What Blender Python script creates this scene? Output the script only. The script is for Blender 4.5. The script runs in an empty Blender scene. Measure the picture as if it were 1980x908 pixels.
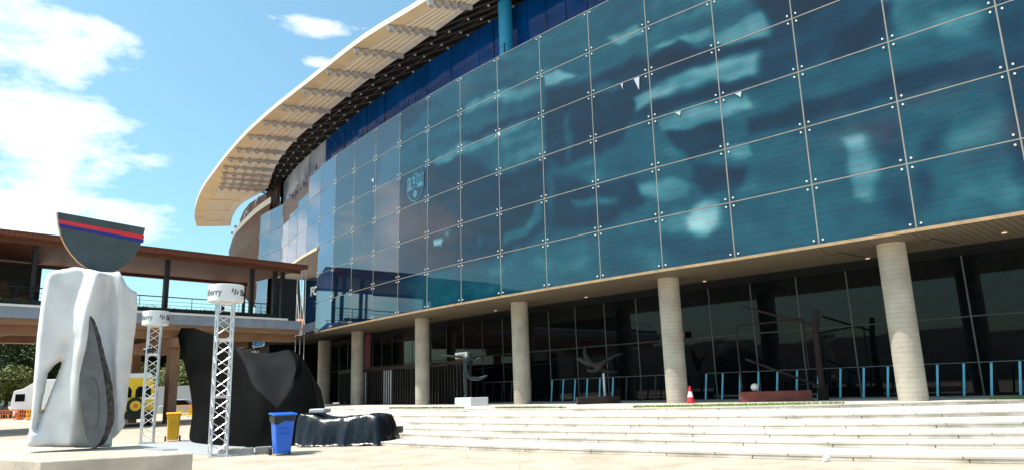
import bpy, bmesh, math, random
from mathutils import Vector, Matrix, noise
random.seed(7)
S = bpy.context.scene
COL = S.collection
# ------------------------------------------------------------------ camera
cam = bpy.data.cameras.new("camera"); co = bpy.data.objects.new("camera", cam); COL.objects.link(co)
FW = Vector((0, 0.9777025, 0.20999481)); RT = Vector((0.99943637, 0.0070495, -0.03282135)); UP = Vector((0.03356988, -0.20987645, 0.97715144))
M = Matrix((RT, UP, -FW)).transposed().to_4x4(); M.translation = Vector((0, 0, 1.6))
co.matrix_world = M
cam.sensor_width = 36; cam.lens = 36 * 1366.07 / 1980; cam.clip_start = .1; cam.clip_end = 5000
S.camera = co
# ------------------------------------------------------------------ world
SUN_EL = math.radians(64)
SAZ = math.atan2(-.985, -.17)
sd = Vector((math.sin(SAZ) * math.cos(SUN_EL), math.cos(SAZ) * math.cos(SUN_EL), math.sin(SUN_EL)))
W = bpy.data.worlds.new("World"); S.world = W; W.use_nodes = True
nt = W.node_tree; nt.nodes.clear()
def N(t, ty, **k):
    n = t.nodes.new(ty)
    for a, b in k.items(): setattr(n, a, b)
    return n
out = N(nt, 'ShaderNodeOutputWorld'); bg = N(nt, 'ShaderNodeBackground'); bg.inputs[1].default_value = .135
sky = N(nt, 'ShaderNodeTexSky', sky_type='NISHITA', sun_disc=False); sky.sun_elevation = SUN_EL; sky.sun_rotation = SAZ
sky.air_density = 1.0; sky.dust_density = 2.2; sky.ozone_density = 1.5
tc = N(nt, 'ShaderNodeTexCoord')
no = N(nt, 'ShaderNodeTexNoise'); no.inputs['Scale'].default_value = 9; no.inputs['Detail'].default_value = 8; no.inputs['Roughness'].default_value = .6
mp = N(nt, 'ShaderNodeMapping'); mp.inputs['Scale'].default_value = (1, 1, 2.2)
nt.links.new(tc.outputs['Generated'], mp.inputs[0]); nt.links.new(mp.outputs[0], no.inputs[0])
def mth(op, a, b=None, c=None, t=nt):
    n = N(t, 'ShaderNodeMath', operation=op)
    for i, v in enumerate((a, b, c)):
        if v is None: continue
        if isinstance(v, (int, float)): n.inputs[i].default_value = v
        else: t.links.new(v, n.inputs[i])
    return n.outputs[0]
def pdir(x, y):
    return (FW + RT * ((x - 990) / 1366.07) - UP * ((y - 454) / 1366.07)).normalized()
# cloud banks: direction, angular half sizes (across, up), strength
banks = [(pdir(20, 70), .13, .075, 1.0), (pdir(20, 270), .14, .07, 1.2), (pdir(60, 420), .16, .05, 1.1), (pdir(590, 45), .07, .018, .95), (pdir(612, 122), .03, .010, .6), (pdir(705, 55), .05, .012, .5),
         (Vector((-.95, .35, .22)).normalized(), .25, .12, 1.0), (Vector((-.75, .75, .35)).normalized(), .16, .07, .9), (Vector((-.68, .73, .20)).normalized(), .16, .08, 1.1), (Vector((-.9, .2, .5)).normalized(), .2, .1, .9), (Vector((-.8, -.6, .35)).normalized(), .3, .08, .6)]
tot = None
nlz = N(nt, 'ShaderNodeVectorMath', operation='NORMALIZE'); nt.links.new(tc.outputs['Generated'], nlz.inputs[0])
for d, a, b, s in banks:
    r = Vector((-d.y, d.x, 0)).normalized(); u = d.cross(r)
    fs = []
    for ax, sz in ((r, a), (u, b)):
        dt = N(nt, 'ShaderNodeVectorMath', operation='DOT_PRODUCT'); nt.links.new(nlz.outputs[0], dt.inputs[0]); dt.inputs[1].default_value = ax
        q = mth('DIVIDE', dt.outputs['Value'], sz); fs.append(mth('MULTIPLY', q, q))
    df = N(nt, 'ShaderNodeVectorMath', operation='DOT_PRODUCT'); nt.links.new(nlz.outputs[0], df.inputs[0]); df.inputs[1].default_value = d
    rr = mth('SQRT', mth('ADD', *fs)); m = mth('MULTIPLY', mth('SUBTRACT', 1.25, rr), s)
    m = mth('MULTIPLY', mth('MAXIMUM', mth('MINIMUM', m, 1), 0), mth('GREATER_THAN', df.outputs['Value'], 0))
    tot = m if tot is None else mth('MAXIMUM', tot, m)
cl = mth('MULTIPLY', mth('SUBTRACT', mth('ADD', mth('MULTIPLY', tot, .50), mth('ADD', mth('MULTIPLY', no.outputs[0], 1.5), -.25)), .70), 2.6)
cl = mth('MAXIMUM', mth('MINIMUM', mth('MULTIPLY', cl, mth('MINIMUM', mth('MULTIPLY', tot, 5), 1)), 1), 0)
mx = N(nt, 'ShaderNodeMixRGB'); nt.links.new(cl, mx.inputs[0])
tint = N(nt, 'ShaderNodeMixRGB', blend_type='MULTIPLY'); tint.inputs[0].default_value = 1; tint.inputs[2].default_value = (.98, 1.36, 1.26, 1)
nt.links.new(sky.outputs[0], tint.inputs[1]); nt.links.new(tint.outputs[0], mx.inputs[1]); mx.inputs[2].default_value = (8.5, 8.6, 8.8, 1)
nt.links.new(mx.outputs[0], bg.inputs[0]); nt.links.new(bg.outputs[0], out.inputs[0])
sl = bpy.data.lights.new("sun", 'SUN'); sl.energy = 4.9; sl.angle = math.radians(.5); sl.color = (1, .95, .88)
so = bpy.data.objects.new("sun", sl); COL.objects.link(so); so.rotation_euler = sd.to_track_quat('Z', 'Y').to_euler()
vs = S.view_settings; vs.view_transform = 'Standard'; vs.look = 'None'; vs.exposure = .44; vs.gamma = 1
S.render.engine = 'CYCLES'

# ------------------------------------------------------------------ materials
def mat(name, col, rough=.7, metal=0, var=.15, scale=3, bump=0, spec=.5, col2=None, coord='Object', emit=None, detail=6):
    m = bpy.data.materials.new(name); m.use_nodes = True; t = m.node_tree; b = t.nodes['Principled BSDF']
    b.inputs['Roughness'].default_value = rough; b.inputs['Metallic'].default_value = metal; b.inputs['Specular IOR Level'].default_value = spec
    c = Vector(col)
    tcn = N(t, 'ShaderNodeTexCoord'); n = N(t, 'ShaderNodeTexNoise'); n.inputs['Scale'].default_value = scale; n.inputs['Detail'].default_value = detail
    t.links.new(tcn.outputs[coord], n.inputs[0])
    r = N(t, 'ShaderNodeValToRGB'); r.color_ramp.elements[0].position = .32; r.color_ramp.elements[1].position = .68
    a1 = c * (1 - var); a2 = Vector(col2) if col2 else c * (1 + var)
    r.color_ramp.elements[0].color = (*a1, 1); r.color_ramp.elements[1].color = (*[min(1, v) for v in a2], 1)
    t.links.new(n.outputs[0], r.inputs[0]); t.links.new(r.outputs[0], b.inputs['Base Color'])
    if bump:
        bp = N(t, 'ShaderNodeBump'); bp.inputs['Strength'].default_value = bump; bp.inputs['Distance'].default_value = .05
        n2 = N(t, 'ShaderNodeTexNoise'); n2.inputs['Scale'].default_value = scale * 6; n2.inputs['Detail'].default_value = 5; t.links.new(tcn.outputs[coord], n2.inputs[0])
        t.links.new(n2.outputs[0], bp.inputs['Height']); t.links.new(bp.outputs[0], b.inputs['Normal'])
    if emit: b.inputs['Emission Color'].default_value = (*emit[0], 1); b.inputs['Emission Strength'].default_value = emit[1]
    return m
def brickmat(name, c1, c2, mortar, bw, bh, ms=.01, rough=.8, bump=.3, var=.25, offset=.5, stain=.35):
    m = mat(name, c1, rough, var=0); t = m.node_tree; b = t.nodes['Principled BSDF']
    uv = N(t, 'ShaderNodeUVMap'); br = N(t, 'ShaderNodeTexBrick'); br.offset = offset
    br.inputs['Color1'].default_value = (*c1, 1); br.inputs['Color2'].default_value = (*c2, 1); br.inputs['Mortar'].default_value = (*mortar, 1)
    br.inputs['Scale'].default_value = 1; br.inputs['Brick Width'].default_value = bw; br.inputs['Row Height'].default_value = bh; br.inputs['Mortar Size'].default_value = ms; br.inputs['Mortar Smooth'].default_value = .3
    t.links.new(uv.outputs[0], br.inputs[0])
    tcn = N(t, 'ShaderNodeTexCoord'); n = N(t, 'ShaderNodeTexNoise'); n.inputs['Scale'].default_value = .9; n.inputs['Detail'].default_value = 9; n.inputs['Roughness'].default_value = .65
    t.links.new(tcn.outputs['Object'], n.inputs[0])
    r = N(t, 'ShaderNodeValToRGB'); r.color_ramp.elements[0].position = .33; r.color_ramp.elements[1].position = .6
    r.color_ramp.elements[0].color = (1 - stain, 1 - stain, 1 - stain * 1.1, 1); r.color_ramp.elements[1].color = (1, 1, 1, 1)
    t.links.new(n.outputs[0], r.inputs[0])
    mm = N(t, 'ShaderNodeMixRGB', blend_type='MULTIPLY'); mm.inputs[0].default_value = 1
    t.links.new(br.outputs['Color'], mm.inputs[1]); t.links.new(r.outputs[0], mm.inputs[2]); t.links.new(mm.outputs[0], b.inputs['Base Color'])
    bp = N(t, 'ShaderNodeBump'); bp.inputs['Strength'].default_value = bump; bp.inputs['Distance'].default_value = .02
    t.links.new(br.outputs['Fac'], bp.inputs['Height']); bp.invert = True; t.links.new(bp.outputs[0], b.inputs['Normal'])
    return m
M_ = {}
M_['paving'] = brickmat('paving', (.49, .39, .30), (.55, .44, .35), (.42, .33, .255), 2.4, 1.6, .016, bump=.2, stain=.3)
M_['asphalt'] = mat('asphalt', (.36, .28, .25), .9, scale=.4, var=.12, bump=.2)
M_['stone'] = brickmat('step_stone', (.60, .54, .475), (.68, .61, .54), (.28, .19, .14), 1.5, 4, .014, stain=.22, bump=.4)
M_['riser'] = brickmat('riser_stone', (.88, .80, .71), (.74, .66, .57), (.24, .15, .10), 1.9, .16, .014, stain=.5, bump=.5)
M_['concrete'] = mat('concrete', (.40, .36, .31), .85, scale=2.2, var=.22, bump=.25)
def column_mat():
    m = mat('column_concrete', (.40, .35, .285), .85, scale=1.3, var=.17, bump=.3); t = m.node_tree; b = t.nodes['Principled BSDF']
    w = N(t, 'ShaderNodeTexWave', wave_type='BANDS', bands_direction='Z'); w.inputs['Scale'].default_value = 1.9; w.inputs['Distortion'].default_value = .6; w.inputs['Detail'].default_value = 3
    tcn = N(t, 'ShaderNodeTexCoord'); t.links.new(tcn.outputs['Object'], w.inputs[0])
    r = N(t, 'ShaderNodeValToRGB'); r.color_ramp.elements[0].color = (.90, .89, .87, 1); r.color_ramp.elements[1].position = .35; r.color_ramp.elements[1].color = (1, 1, 1, 1)
    mm = N(t, 'ShaderNodeMixRGB', blend_type='MULTIPLY'); mm.inputs[0].default_value = 1
    src = b.inputs['Base Color'].links[0].from_socket
    t.links.new(w.outputs['Fac'], r.inputs[0]); t.links.new(src, mm.inputs[1]); t.links.new(r.outputs[0], mm.inputs[2]); t.links.new(mm.outputs[0], b.inputs['Base Color'])
    return m
M_['column'] = column_mat()
M_['plinth'] = mat('plinth_concrete', (.47, .40, .32), .85, scale=1.6, var=.22, bump=.35)
M_['dark_glass'] = mat('dark_glass', (.004, .006, .007), .02, var=.3, spec=.24)
M_['blue_wall'] = mat('blue_glass', (.002, .06, .24), .06, var=.25, scale=.4, spec=.5)
M_['cloud_reflection'] = mat('blue_glass_cloud_reflection', (.26, .38, .60), .12, var=.35, scale=.35, col2=(.66, .73, .85))  # upper wall glass with the reflected cloud painted into its colour
M_['blue_metal'] = mat('blue_metal', (.02, .30, .55), .4, var=.05)
M_['black'] = mat('black_metal', (.012, .012, .013), .5, var=.2)
M_['dark_in'] = mat('dark_interior', (.006, .006, .006), .9, var=.2)
M_['joint'] = mat('joint_aluminium', (.33, .285, .24), .55, metal=.2, var=.1)
M_['white_metal'] = mat('white_metal', (.8, .8, .8), .35, var=.03)
M_['alu'] = mat('aluminium', (.72, .74, .78), .28, metal=.75, var=.05)
M_['steel'] = mat('grey_steel', (.5, .5, .52), .4, metal=.4, var=.08)
def plank_mat(name, c, c2, sc, ang, rough=.6):
    m = mat(name, c, rough, var=0); t = m.node_tree; b = t.nodes['Principled BSDF']
    tcn = N(t, 'ShaderNodeTexCoord'); mpn = N(t, 'ShaderNodeMapping'); mpn.inputs['Rotation'].default_value = (0, 0, ang)
    w = N(t, 'ShaderNodeTexWave', wave_type='BANDS', bands_direction='X'); w.inputs['Scale'].default_value = sc; w.inputs['Distortion'].default_value = .15
    n = N(t, 'ShaderNodeTexNoise'); n.inputs['Scale'].default_value = .7; n.inputs['Detail'].default_value = 6
    t.links.new(tcn.outputs['Object'], mpn.inputs[0]); t.links.new(mpn.outputs[0], w.inputs[0]); t.links.new(tcn.outputs['Object'], n.inputs[0])
    r = N(t, 'ShaderNodeValToRGB'); r.color_ramp.elements[0].color = (*c2, 1); r.color_ramp.elements[1].color = (*c, 1); r.color_ramp.elements[1].position = .22
    t.links.new(w.outputs['Fac'], r.inputs[0])
    mm = N(t, 'ShaderNodeMixRGB', blend_type='MULTIPLY'); mm.inputs[0].default_value = .25; t.links.new(r.outputs[0], mm.inputs[1]); t.links.new(n.outputs[0], mm.inputs[2]); t.links.new(mm.outputs[0], b.inputs['Base Color'])
    return m
M_['soffit'] = plank_mat('soffit_planks', (.13, .10, .06), (.06, .045, .03), 1.4, .8)
M_['wood'] = plank_mat('roof_planks', (.22, .065, .028), (.12, .032, .015), 1.1, -.72, .55)
M_['beige'] = plank_mat('canopy_slats', (.90, .78, .60), (.66, .52, .38), 1.1, 2.3)
M_['ochre'] = mat('canopy_rim', (.78, .60, .36), .6, var=.1, scale=.6)
M_['lip'] = mat('soffit_lip', (.34, .22, .12), .6, var=.2)
M_['cream'] = mat('cream_panel', (.82, .74, .64), .6, var=.06)
M_['dark_brown'] = mat('dark_brown_wall', (.05, .022, .012), .7, var=.3)
M_['dark_red'] = mat('dark_red_cloth', (.16, .008, .012), .7, var=.2)
M_['brown'] = mat('brown_soffit', (.13, .055, .026), .6, var=.2, scale=.8)
M_['bridge_con'] = mat('bridge_concrete', (.27, .31, .38), .75, var=.12, scale=1.5)
M_['bridge_under'] = mat('bridge_underside', (.30, .17, .10), .8, var=.15, scale=1.2)
M_['white_paint'] = mat('white_paint', (.85, .84, .82), .5, var=.04)
M_['marble'] = mat('white_resin', (.66, .66, .67), .75, var=.10, scale=2.4, bump=.12, spec=.25)
M_['disc'] = mat('slate_grey_metal', (.045, .062, .064), .5, var=.18, scale=2.5)
M_['rawedge'] = mat('raw_edge', (.45, .28, .15), .7, var=.2)
M_['red'] = mat('red_paint', (.62, .02, .03), .5, var=.05)
M_['navy'] = mat('navy_paint', (.01, .015, .20), .5, var=.05)
M_['lens'] = mat('grey_stone_face', (.12, .12, .125), .7, var=.18, scale=5, bump=.2)
M_['lens_rough'] = mat('rough_stone', (.08, .068, .065), .95, var=.75, scale=9, bump=1.0)
M_['lens_line'] = mat('incised_line', (.07, .07, .075), .8, var=.1)
M_['fabric'] = mat('black_fabric', (.003, .003, .003), .85, var=.25, scale=1.2, bump=.1, spec=.06)
M_['fabric_lit'] = mat('black_fabric_lit', (.011, .011, .012), .75, var=.2, scale=1.5, bump=.05, spec=.08)  # same black cloth, lightened where the tent facets catch the light
M_['tarp'] = mat('black_plastic_sheet', (.006, .006, .008), .2, var=.2, scale=1.2, bump=.35, spec=.5)
M_['blue_plastic'] = mat('blue_plastic', (.004, .13, .66), .4, var=.05, scale=2)
M_['yellow_plastic'] = mat('yellow_plastic', (.80, .42, .0), .4, var=.05, scale=2)
M_['rubber'] = mat('rubber', (.015, .015, .015), .7, var=.1)
M_['bag'] = mat('bin_liner', (.006, .006, .006), .22, var=.1, bump=.5, scale=6)
M_['yellow'] = mat('yellow_paint', (.95, .58, .015), .3, var=.05)
M_['orange'] = mat('orange_plastic', (.85, .18, .02), .5, var=.05)
M_['carblue'] = mat('blue_car_paint', (.05, .10, .2), .25, var=.05)
M_['grey_paint'] = mat('grey_paint', (.45, .46, .47), .4, var=.05)
M_['chrome'] = mat('chrome', (.7, .7, .7), .15, metal=1, var=.02)
M_['rust'] = mat('rusty_steel', (.014, .006, .004), .85, var=.35, scale=3, bump=.3)
M_['rust_bright'] = mat('red_rusty_steel', (.16, .04, .03), .8, var=.25, scale=3, bump=.3)
M_['bronze'] = mat('green_bronze', (.010, .026, .026), .45, metal=.35, var=.4, scale=5, bump=.3)
M_['dark_bronze'] = mat('dark_bronze', (.009, .009, .009), .5, metal=.3, var=.4, scale=5, bump=.3)
M_['grass'] = mat('grass_green', (.15, .22, .03), .8, var=.35, scale=4)
M_['trunk'] = mat('bark', (.09, .06, .04), .9, var=.3, scale=6, bump=.5)
M_['text_blk'] = mat('black_print', (.02, .02, .04), .6, var=.05)
M_['text_grey'] = mat('grey_print', (.16, .16, .17), .6, var=.05)
M_['roof_tile'] = mat('terracotta_tile', (.45, .16, .08), .8, var=.25, scale=4)
M_['railpost'] = mat('pale_blue_post', (.14, .55, .75), .3, var=.08, metal=.0)
M_['lamp'] = mat('lamp_glow', (.9, .6, .4), .5, var=0, emit=((1, .75, .5), .45))
M_['exit_red'] = mat('red_sign_glow', (.5, .03, .01), .5, var=0, emit=((.9, .06, .02), .25))
M_['crest'] = mat('pale_print', (.03, .15, .205), .15, var=.1)
M_['frame'] = mat('dark_frame', (.10, .12, .12), .4, var=.1)
M_['crest_dark'] = mat('dark_print', (.004, .02, .05), .3, var=.1)
M_['hill'] = mat('hill_woods', (.045, .07, .03), .95, var=.5, scale=.05, bump=1)
M_['sand_render'] = mat('pale_render', (.5, .43, .35), .9, var=.1)
def leafmat(name, c, v):
    m = mat(name, c, .6, var=v, scale=2.2, spec=.3); return m
M_['leaf'] = leafmat('foliage', (.035, .055, .008), .65)
M_['leaf2'] = leafmat('foliage_olive', (.10, .11, .02), .6)
def mosaic():
    m = mat('mosaic_mural', (.1, .05, .03), .7, var=0); t = m.node_tree; b = t.nodes['Principled BSDF']
    tcn = N(t, 'ShaderNodeTexCoord'); v = N(t, 'ShaderNodeTexVoronoi'); v.inputs['Scale'].default_value = 1.1; t.links.new(tcn.outputs['Object'], v.inputs[0])
    r = N(t, 'ShaderNodeValToRGB'); r.color_ramp.interpolation = 'CONSTANT'
    cs = [(.0, (.10, .035, .02)), (.3, (.05, .05, .04)), (.5, (.16, .09, .05)), (.7, (.03, .02, .02)), (.85, (.13, .05, .03))]
    while len(r.color_ramp.elements) < len(cs): r.color_ramp.elements.new(.5)
    for e, (p, c) in zip(r.color_ramp.elements, cs): e.position = p; e.color = (*c, 1)
    t.links.new(v.outputs['Color'], r.inputs[0]); t.links.new(r.outputs[0], b.inputs['Base Color']); return m
M_['mosaic'] = mosaic()
def mural_glass():
    m = mat('printed_glass', (.1, .1, .1), .03, var=0, spec=.5); t = m.node_tree; b = t.nodes['Principled BSDF']; b.inputs['IOR'].default_value = 1.5
    at = N(t, 'ShaderNodeVertexColor', layer_name='Col')
    uv = N(t, 'ShaderNodeUVMap')
    # rows of small printed marks
    sp = N(t, 'ShaderNodeSeparateXYZ'); t.links.new(uv.outputs[0], sp.inputs[0])
    row = mth('FRACT', mth('DIVIDE', sp.outputs[1], .24, t=t), t=t)
    inrow = mth('MULTIPLY', mth('GREATER_THAN', row, .36, t=t), mth('LESS_THAN', row, .62, t=t), t=t)
    n = N(t, 'ShaderNodeTexNoise'); n.inputs['Scale'].default_value = 1.0; n.inputs['Detail'].default_value = 1; mq = N(t, 'ShaderNodeMapping'); mq.inputs['Scale'].default_value = (1.6, 4, 1); t.links.new(uv.outputs[0], mq.inputs[0]); t.links.new(mq.outputs[0], n.inputs[0])
    k = mth('MULTIPLY', mth('GREATER_THAN', mth('FRACT', mth('DIVIDE', sp.outputs[0], .105, t=t), t=t), .38, t=t), inrow, t=t)
    k = mth('MULTIPLY', k, mth('MULTIPLY', mth('GREATER_THAN', n.outputs[0], .47, t=t), .6, t=t), t=t)
    mm = N(t, 'ShaderNodeMixRGB', blend_type='MULTIPLY'); mm.inputs[2].default_value = (2.4, .3, .5, 1); t.links.new(k, mm.inputs[0])
    # fine brushed variation of the print
    n2 = N(t, 'ShaderNodeTexNoise'); n2.inputs['Scale'].default_value = .9; n2.inputs['Detail'].default_value = 8
    mpn = N(t, 'ShaderNodeMapping'); mpn.inputs['Scale'].default_value = (.7, 1.5, 1); mpn.inputs['Rotation'].default_value = (0, 0, .2); t.links.new(uv.outputs[0], mpn.inputs[0]); t.links.new(mpn.outputs[0], n2.inputs[0])
    r = N(t, 'ShaderNodeValToRGB'); r.color_ramp.elements[0].position = .3; r.color_ramp.elements[0].color = (.87, .87, .88, 1); r.color_ramp.elements[1].position = .7; r.color_ramp.elements[1].color = (1.1, 1.1, 1.09, 1)
    t.links.new(n2.outputs[0], r.inputs[0])
    m2 = N(t, 'ShaderNodeMixRGB', blend_type='MULTIPLY'); m2.inputs[0].default_value = 1
    t.links.new(at.outputs[0], m2.inputs[1]); t.links.new(r.outputs[0], m2.inputs[2]); t.links.new(m2.outputs[0], mm.inputs[1]); t.links.new(mm.outputs[0], b.inputs['Base Color'])
    b.inputs['Coat Weight'].default_value = 0
    return m
M_['mural'] = mural_glass()
def glassier(name, ior):
    m = M_['mural'].copy(); m.name = name; m.node_tree.nodes['Principled BSDF'].inputs['IOR'].default_value = ior; return m
M_['mural_mid'] = glassier('printed_glass_reflective', 1.9)
M_['mirror'] = mat('mirror_glass', (.010, .05, .13), .03, var=.3, scale=.3); M_['mirror'].node_tree.nodes['Principled BSDF'].inputs['IOR'].default_value = 2.6

# ------------------------------------------------------------------ helpers
class MB:
    def __init__(s): s.bm = bmesh.new()
    def box(s, c, d, rz=0, axes=None):
        r = bmesh.ops.create_cube(s.bm, size=1)
        mt = Matrix.Translation(c) @ (axes if axes else Matrix.Rotation(rz, 4, 'Z')) @ Matrix.Diagonal((*d, 1))
        bmesh.ops.transform(s.bm, matrix=mt, verts=r['verts']); return s
    def tube(s, a, b, r, n=8, r2=None):
        a = Vector(a); b = Vector(b); d = b - a
        q = bmesh.ops.create_cone(s.bm, cap_ends=True, segments=n, radius1=r, radius2=r if r2 is None else r2, depth=d.length)
        mt = Matrix.Translation((a + b) / 2) @ d.to_track_quat('Z', 'Y').to_matrix().to_4x4()
        bmesh.ops.transform(s.bm, matrix=mt, verts=q['verts']); return s
    def poly(s, pts):
        vs = [s.bm.verts.new(p) for p in pts]; s.bm.faces.new(vs); return s
    def prism(s, pts, off):
        off = Vector(off); pts = [Vector(p) for p in pts]
        a = [s.bm.verts.new(p) for p in pts]; b = [s.bm.verts.new(p + off) for p in pts]
        s.bm.faces.new(a); s.bm.faces.new(b[::-1]); n = len(a)
        for i in range(n): s.bm.faces.new((a[i], b[i], b[(i + 1) % n], a[(i + 1) % n]))
        return s
    def sphere(s, c, r, sc=(1, 1, 1), n=16):
        q = bmesh.ops.create_uvsphere(s.bm, u_segments=n, v_segments=n // 2 + 2, radius=r)
        bmesh.ops.transform(s.bm, matrix=Matrix.Translation(c) @ Matrix.Diagonal((*sc, 1)), verts=q['verts']); return s
    def build(s, name, m, parent=None, smooth=False, bevel=0):
        bmesh.ops.recalc_face_normals(s.bm, faces=s.bm.faces)
        me = bpy.data.meshes.new(name); s.bm.to_mesh(me); s.bm.free()
        me.materials.append(M_[m] if isinstance(m, str) else m)
        o = bpy.data.objects.new(name, me); COL.objects.link(o)
        if parent:
            o.parent = parent; o.matrix_parent_inverse = Matrix.Translation(-parent.location) if not parent.get('_loc') else Matrix()
        if smooth:
            for p in me.polygons: p.use_smooth = True
            if smooth == 'auto':
                me.set_sharp_from_angle(angle=.7)
        if bevel:
            b = o.modifiers.new('bevel', 'BEVEL'); b.width = bevel; b.segments = 2; b.limit_method = 'ANGLE'
        return o
def tag(o, label=None, cat=None, group=None, kind=None):
    if label: o['label'] = label
    if cat: o['category'] = cat
    if group: o['group'] = group
    if kind: o['kind'] = kind
    return o
def empty(name, loc, label, cat, group=None, local=False, rz=0):
    o = bpy.data.objects.new(name, None); COL.objects.link(o); o.location = loc; o.empty_display_size = .3; o.rotation_euler = (0, 0, rz)
    if local: o['_loc'] = 1
    return tag(o, label, cat, group)
def copy_tree(o, loc, rz=0, label=None):
    c = o.copy(); COL.objects.link(c); c.location = loc; c.rotation_euler = (0, 0, rz)
    if label: c['label'] = label
    for ch in [x for x in COL.objects if x.parent == o]:
        d = ch.copy(); COL.objects.link(d); d.parent = c
        for g in [x for x in COL.objects if x.parent == ch]:
            e = g.copy(); COL.objects.link(e); e.parent = d
    return c
def strip(name, A, B, m, parent=None, uvscale=1, kind=None):
    """ruled surface between 3D polylines A and B with metric uvs"""
    bm = bmesh.new(); uv = bm.loops.layers.uv.new('UVMap')
    va = [bm.verts.new(p) for p in A]; vb = [bm.verts.new(p) for p in B]; s = 0
    for i in range(len(A) - 1):
        L = ((Vector(A[i + 1]) - Vector(A[i])).length + (Vector(B[i + 1]) - Vector(B[i])).length) / 2
        h0 = (Vector(B[i]) - Vector(A[i])).length; h1 = (Vector(B[i + 1]) - Vector(A[i + 1])).length
        f = bm.faces.new((va[i], va[i + 1], vb[i + 1], vb[i]))
        for l, w in zip(f.loops, ((s, 0), (s + L, 0), (s + L, h1), (s, h0))): l[uv].uv = w
        s += L
    bmesh.ops.recalc_face_normals(bm, faces=bm.faces)
    me = bpy.data.meshes.new(name); bm.to_mesh(me); bm.free(); me.materials.append(M_[m] if isinstance(m, str) else m)
    o = bpy.data.objects.new(name, me); COL.objects.link(o)
    if parent: o.parent = parent; o.matrix_parent_inverse = Matrix.Translation(-parent.location)
    if kind: o['kind'] = kind
    return o
def resample(P, n):
    P = [Vector(p) for p in P]; L = [0]
    for a, b in zip(P, P[1:]): L.append(L[-1] + (b - a).length)
    out = []
    for i in range(n):
        t = L[-1] * i / (n - 1); j = 0
        while j < len(L) - 2 and L[j + 1] < t: j += 1
        out.append(P[j].lerp(P[j + 1], (t - L[j]) / (L[j + 1] - L[j])))
    return out
def smooth2(P, it=3):
    P = [Vector(p) for p in P]
    for _ in range(it):
        P = [P[0]] + [(P[i - 1] + P[i] * 2 + P[i + 1]) / 4 for i in range(1, len(P) - 1)] + [P[-1]]
    return P
def text_mesh(body, size, extrude=0.004, bold=0.0):
    cu = bpy.data.curves.new('lettering', 'FONT'); cu.body = body; cu.size = size; cu.extrude = extrude; cu.offset = bold; cu.align_x = 'LEFT'
    o = bpy.data.objects.new('lettering', cu); COL.objects.link(o)
    dg = bpy.context.evaluated_depsgraph_get(); dg.update()
    me = bpy.data.meshes.new_from_object(o.evaluated_get(dg)); bpy.data.objects.remove(o); bpy.data.curves.remove(cu)
    return me

# ------------------------------------------------------------------ ground
gm = bmesh.new(); uvl = gm.loops.layers.uv.new('UVMap')
def gquad(x0, y0, x1, y1, z):
    f = gm.faces.new([gm.verts.new(p) for p in ((x0, y0, z), (x1, y0, z), (x1, y1, z), (x0, y1, z))])
    for l in f.loops: l[uvl].uv = (l.vert.co.x, l.vert.co.y)
gquad(-1500, -1500, 1500, 1500, -.02)
me = bpy.data.meshes.new('ground'); gm.to_mesh(me); me.materials.append(M_['asphalt']); gm.free()
o = bpy.data.objects.new('ground', me); COL.objects.link(o); tag(o, kind='structure')
gm = bmesh.new(); uvl = gm.loops.layers.uv.new('UVMap'); gquad(-70, -50, 60, 110, 0)
me = bpy.data.meshes.new('plaza_paving'); gm.to_mesh(me); me.materials.append(M_['paving']); gm.free()
o = bpy.data.objects.new('plaza_paving', me); COL.objects.link(o); tag(o, kind='structure')

ZT = .71; ZB = 6.162; ROW = 2.2
# facade plan line from right to left
F0 = [(13.09, 22.4), (10.86, 24.61), (8.55, 26.83), (6.2, 28.95), (3.89, 31.23), (1.6, 33.56), (-.65, 35.9), (-2.88, 38.29), (-5.06, 40.8), (-7.19, 43.37), (-9.26, 45.95), (-11.3, 48.54), (-13.32, 51.2), (-15.19, 53.89)]
F = [(22.0, 13.6), (19.78, 15.79), (17.55, 17.98), (15.32, 20.19)] + F0 + [(-16.98, 56.6), (-18.65, 59.4), (-20.3, 62.25), (-21.9, 65.1), (-23.7, 67.1), (-25.5, 69.2), (-26.5, 72.3), (-26.3, 75.6), (-24.6, 78.5)]
F = [Vector((*p, 0)) for p in F]
NR = 4                       # index of the fitted first joint
def nrm(i):
    a = F[max(i - 1, 0)]; b = F[min(i + 1, len(F) - 1)]; t = (b - a).normalized(); return Vector((t.y, -t.x, 0))  # into the building
NV = [nrm(i) for i in range(len(F))]
for i in range(len(NV)):
    if i < 24 and NV[i].dot(Vector((.8, .6, 0))) < 0: NV[i] = -NV[i]
def offp(i, d, z): p = F[i] + NV[i] * d; return Vector((p.x, p.y, z))
def offline(d, z, i0=0, i1=None): return [offp(i, d, z) for i in range(i0, (len(F) if i1 is None else i1))]

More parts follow.
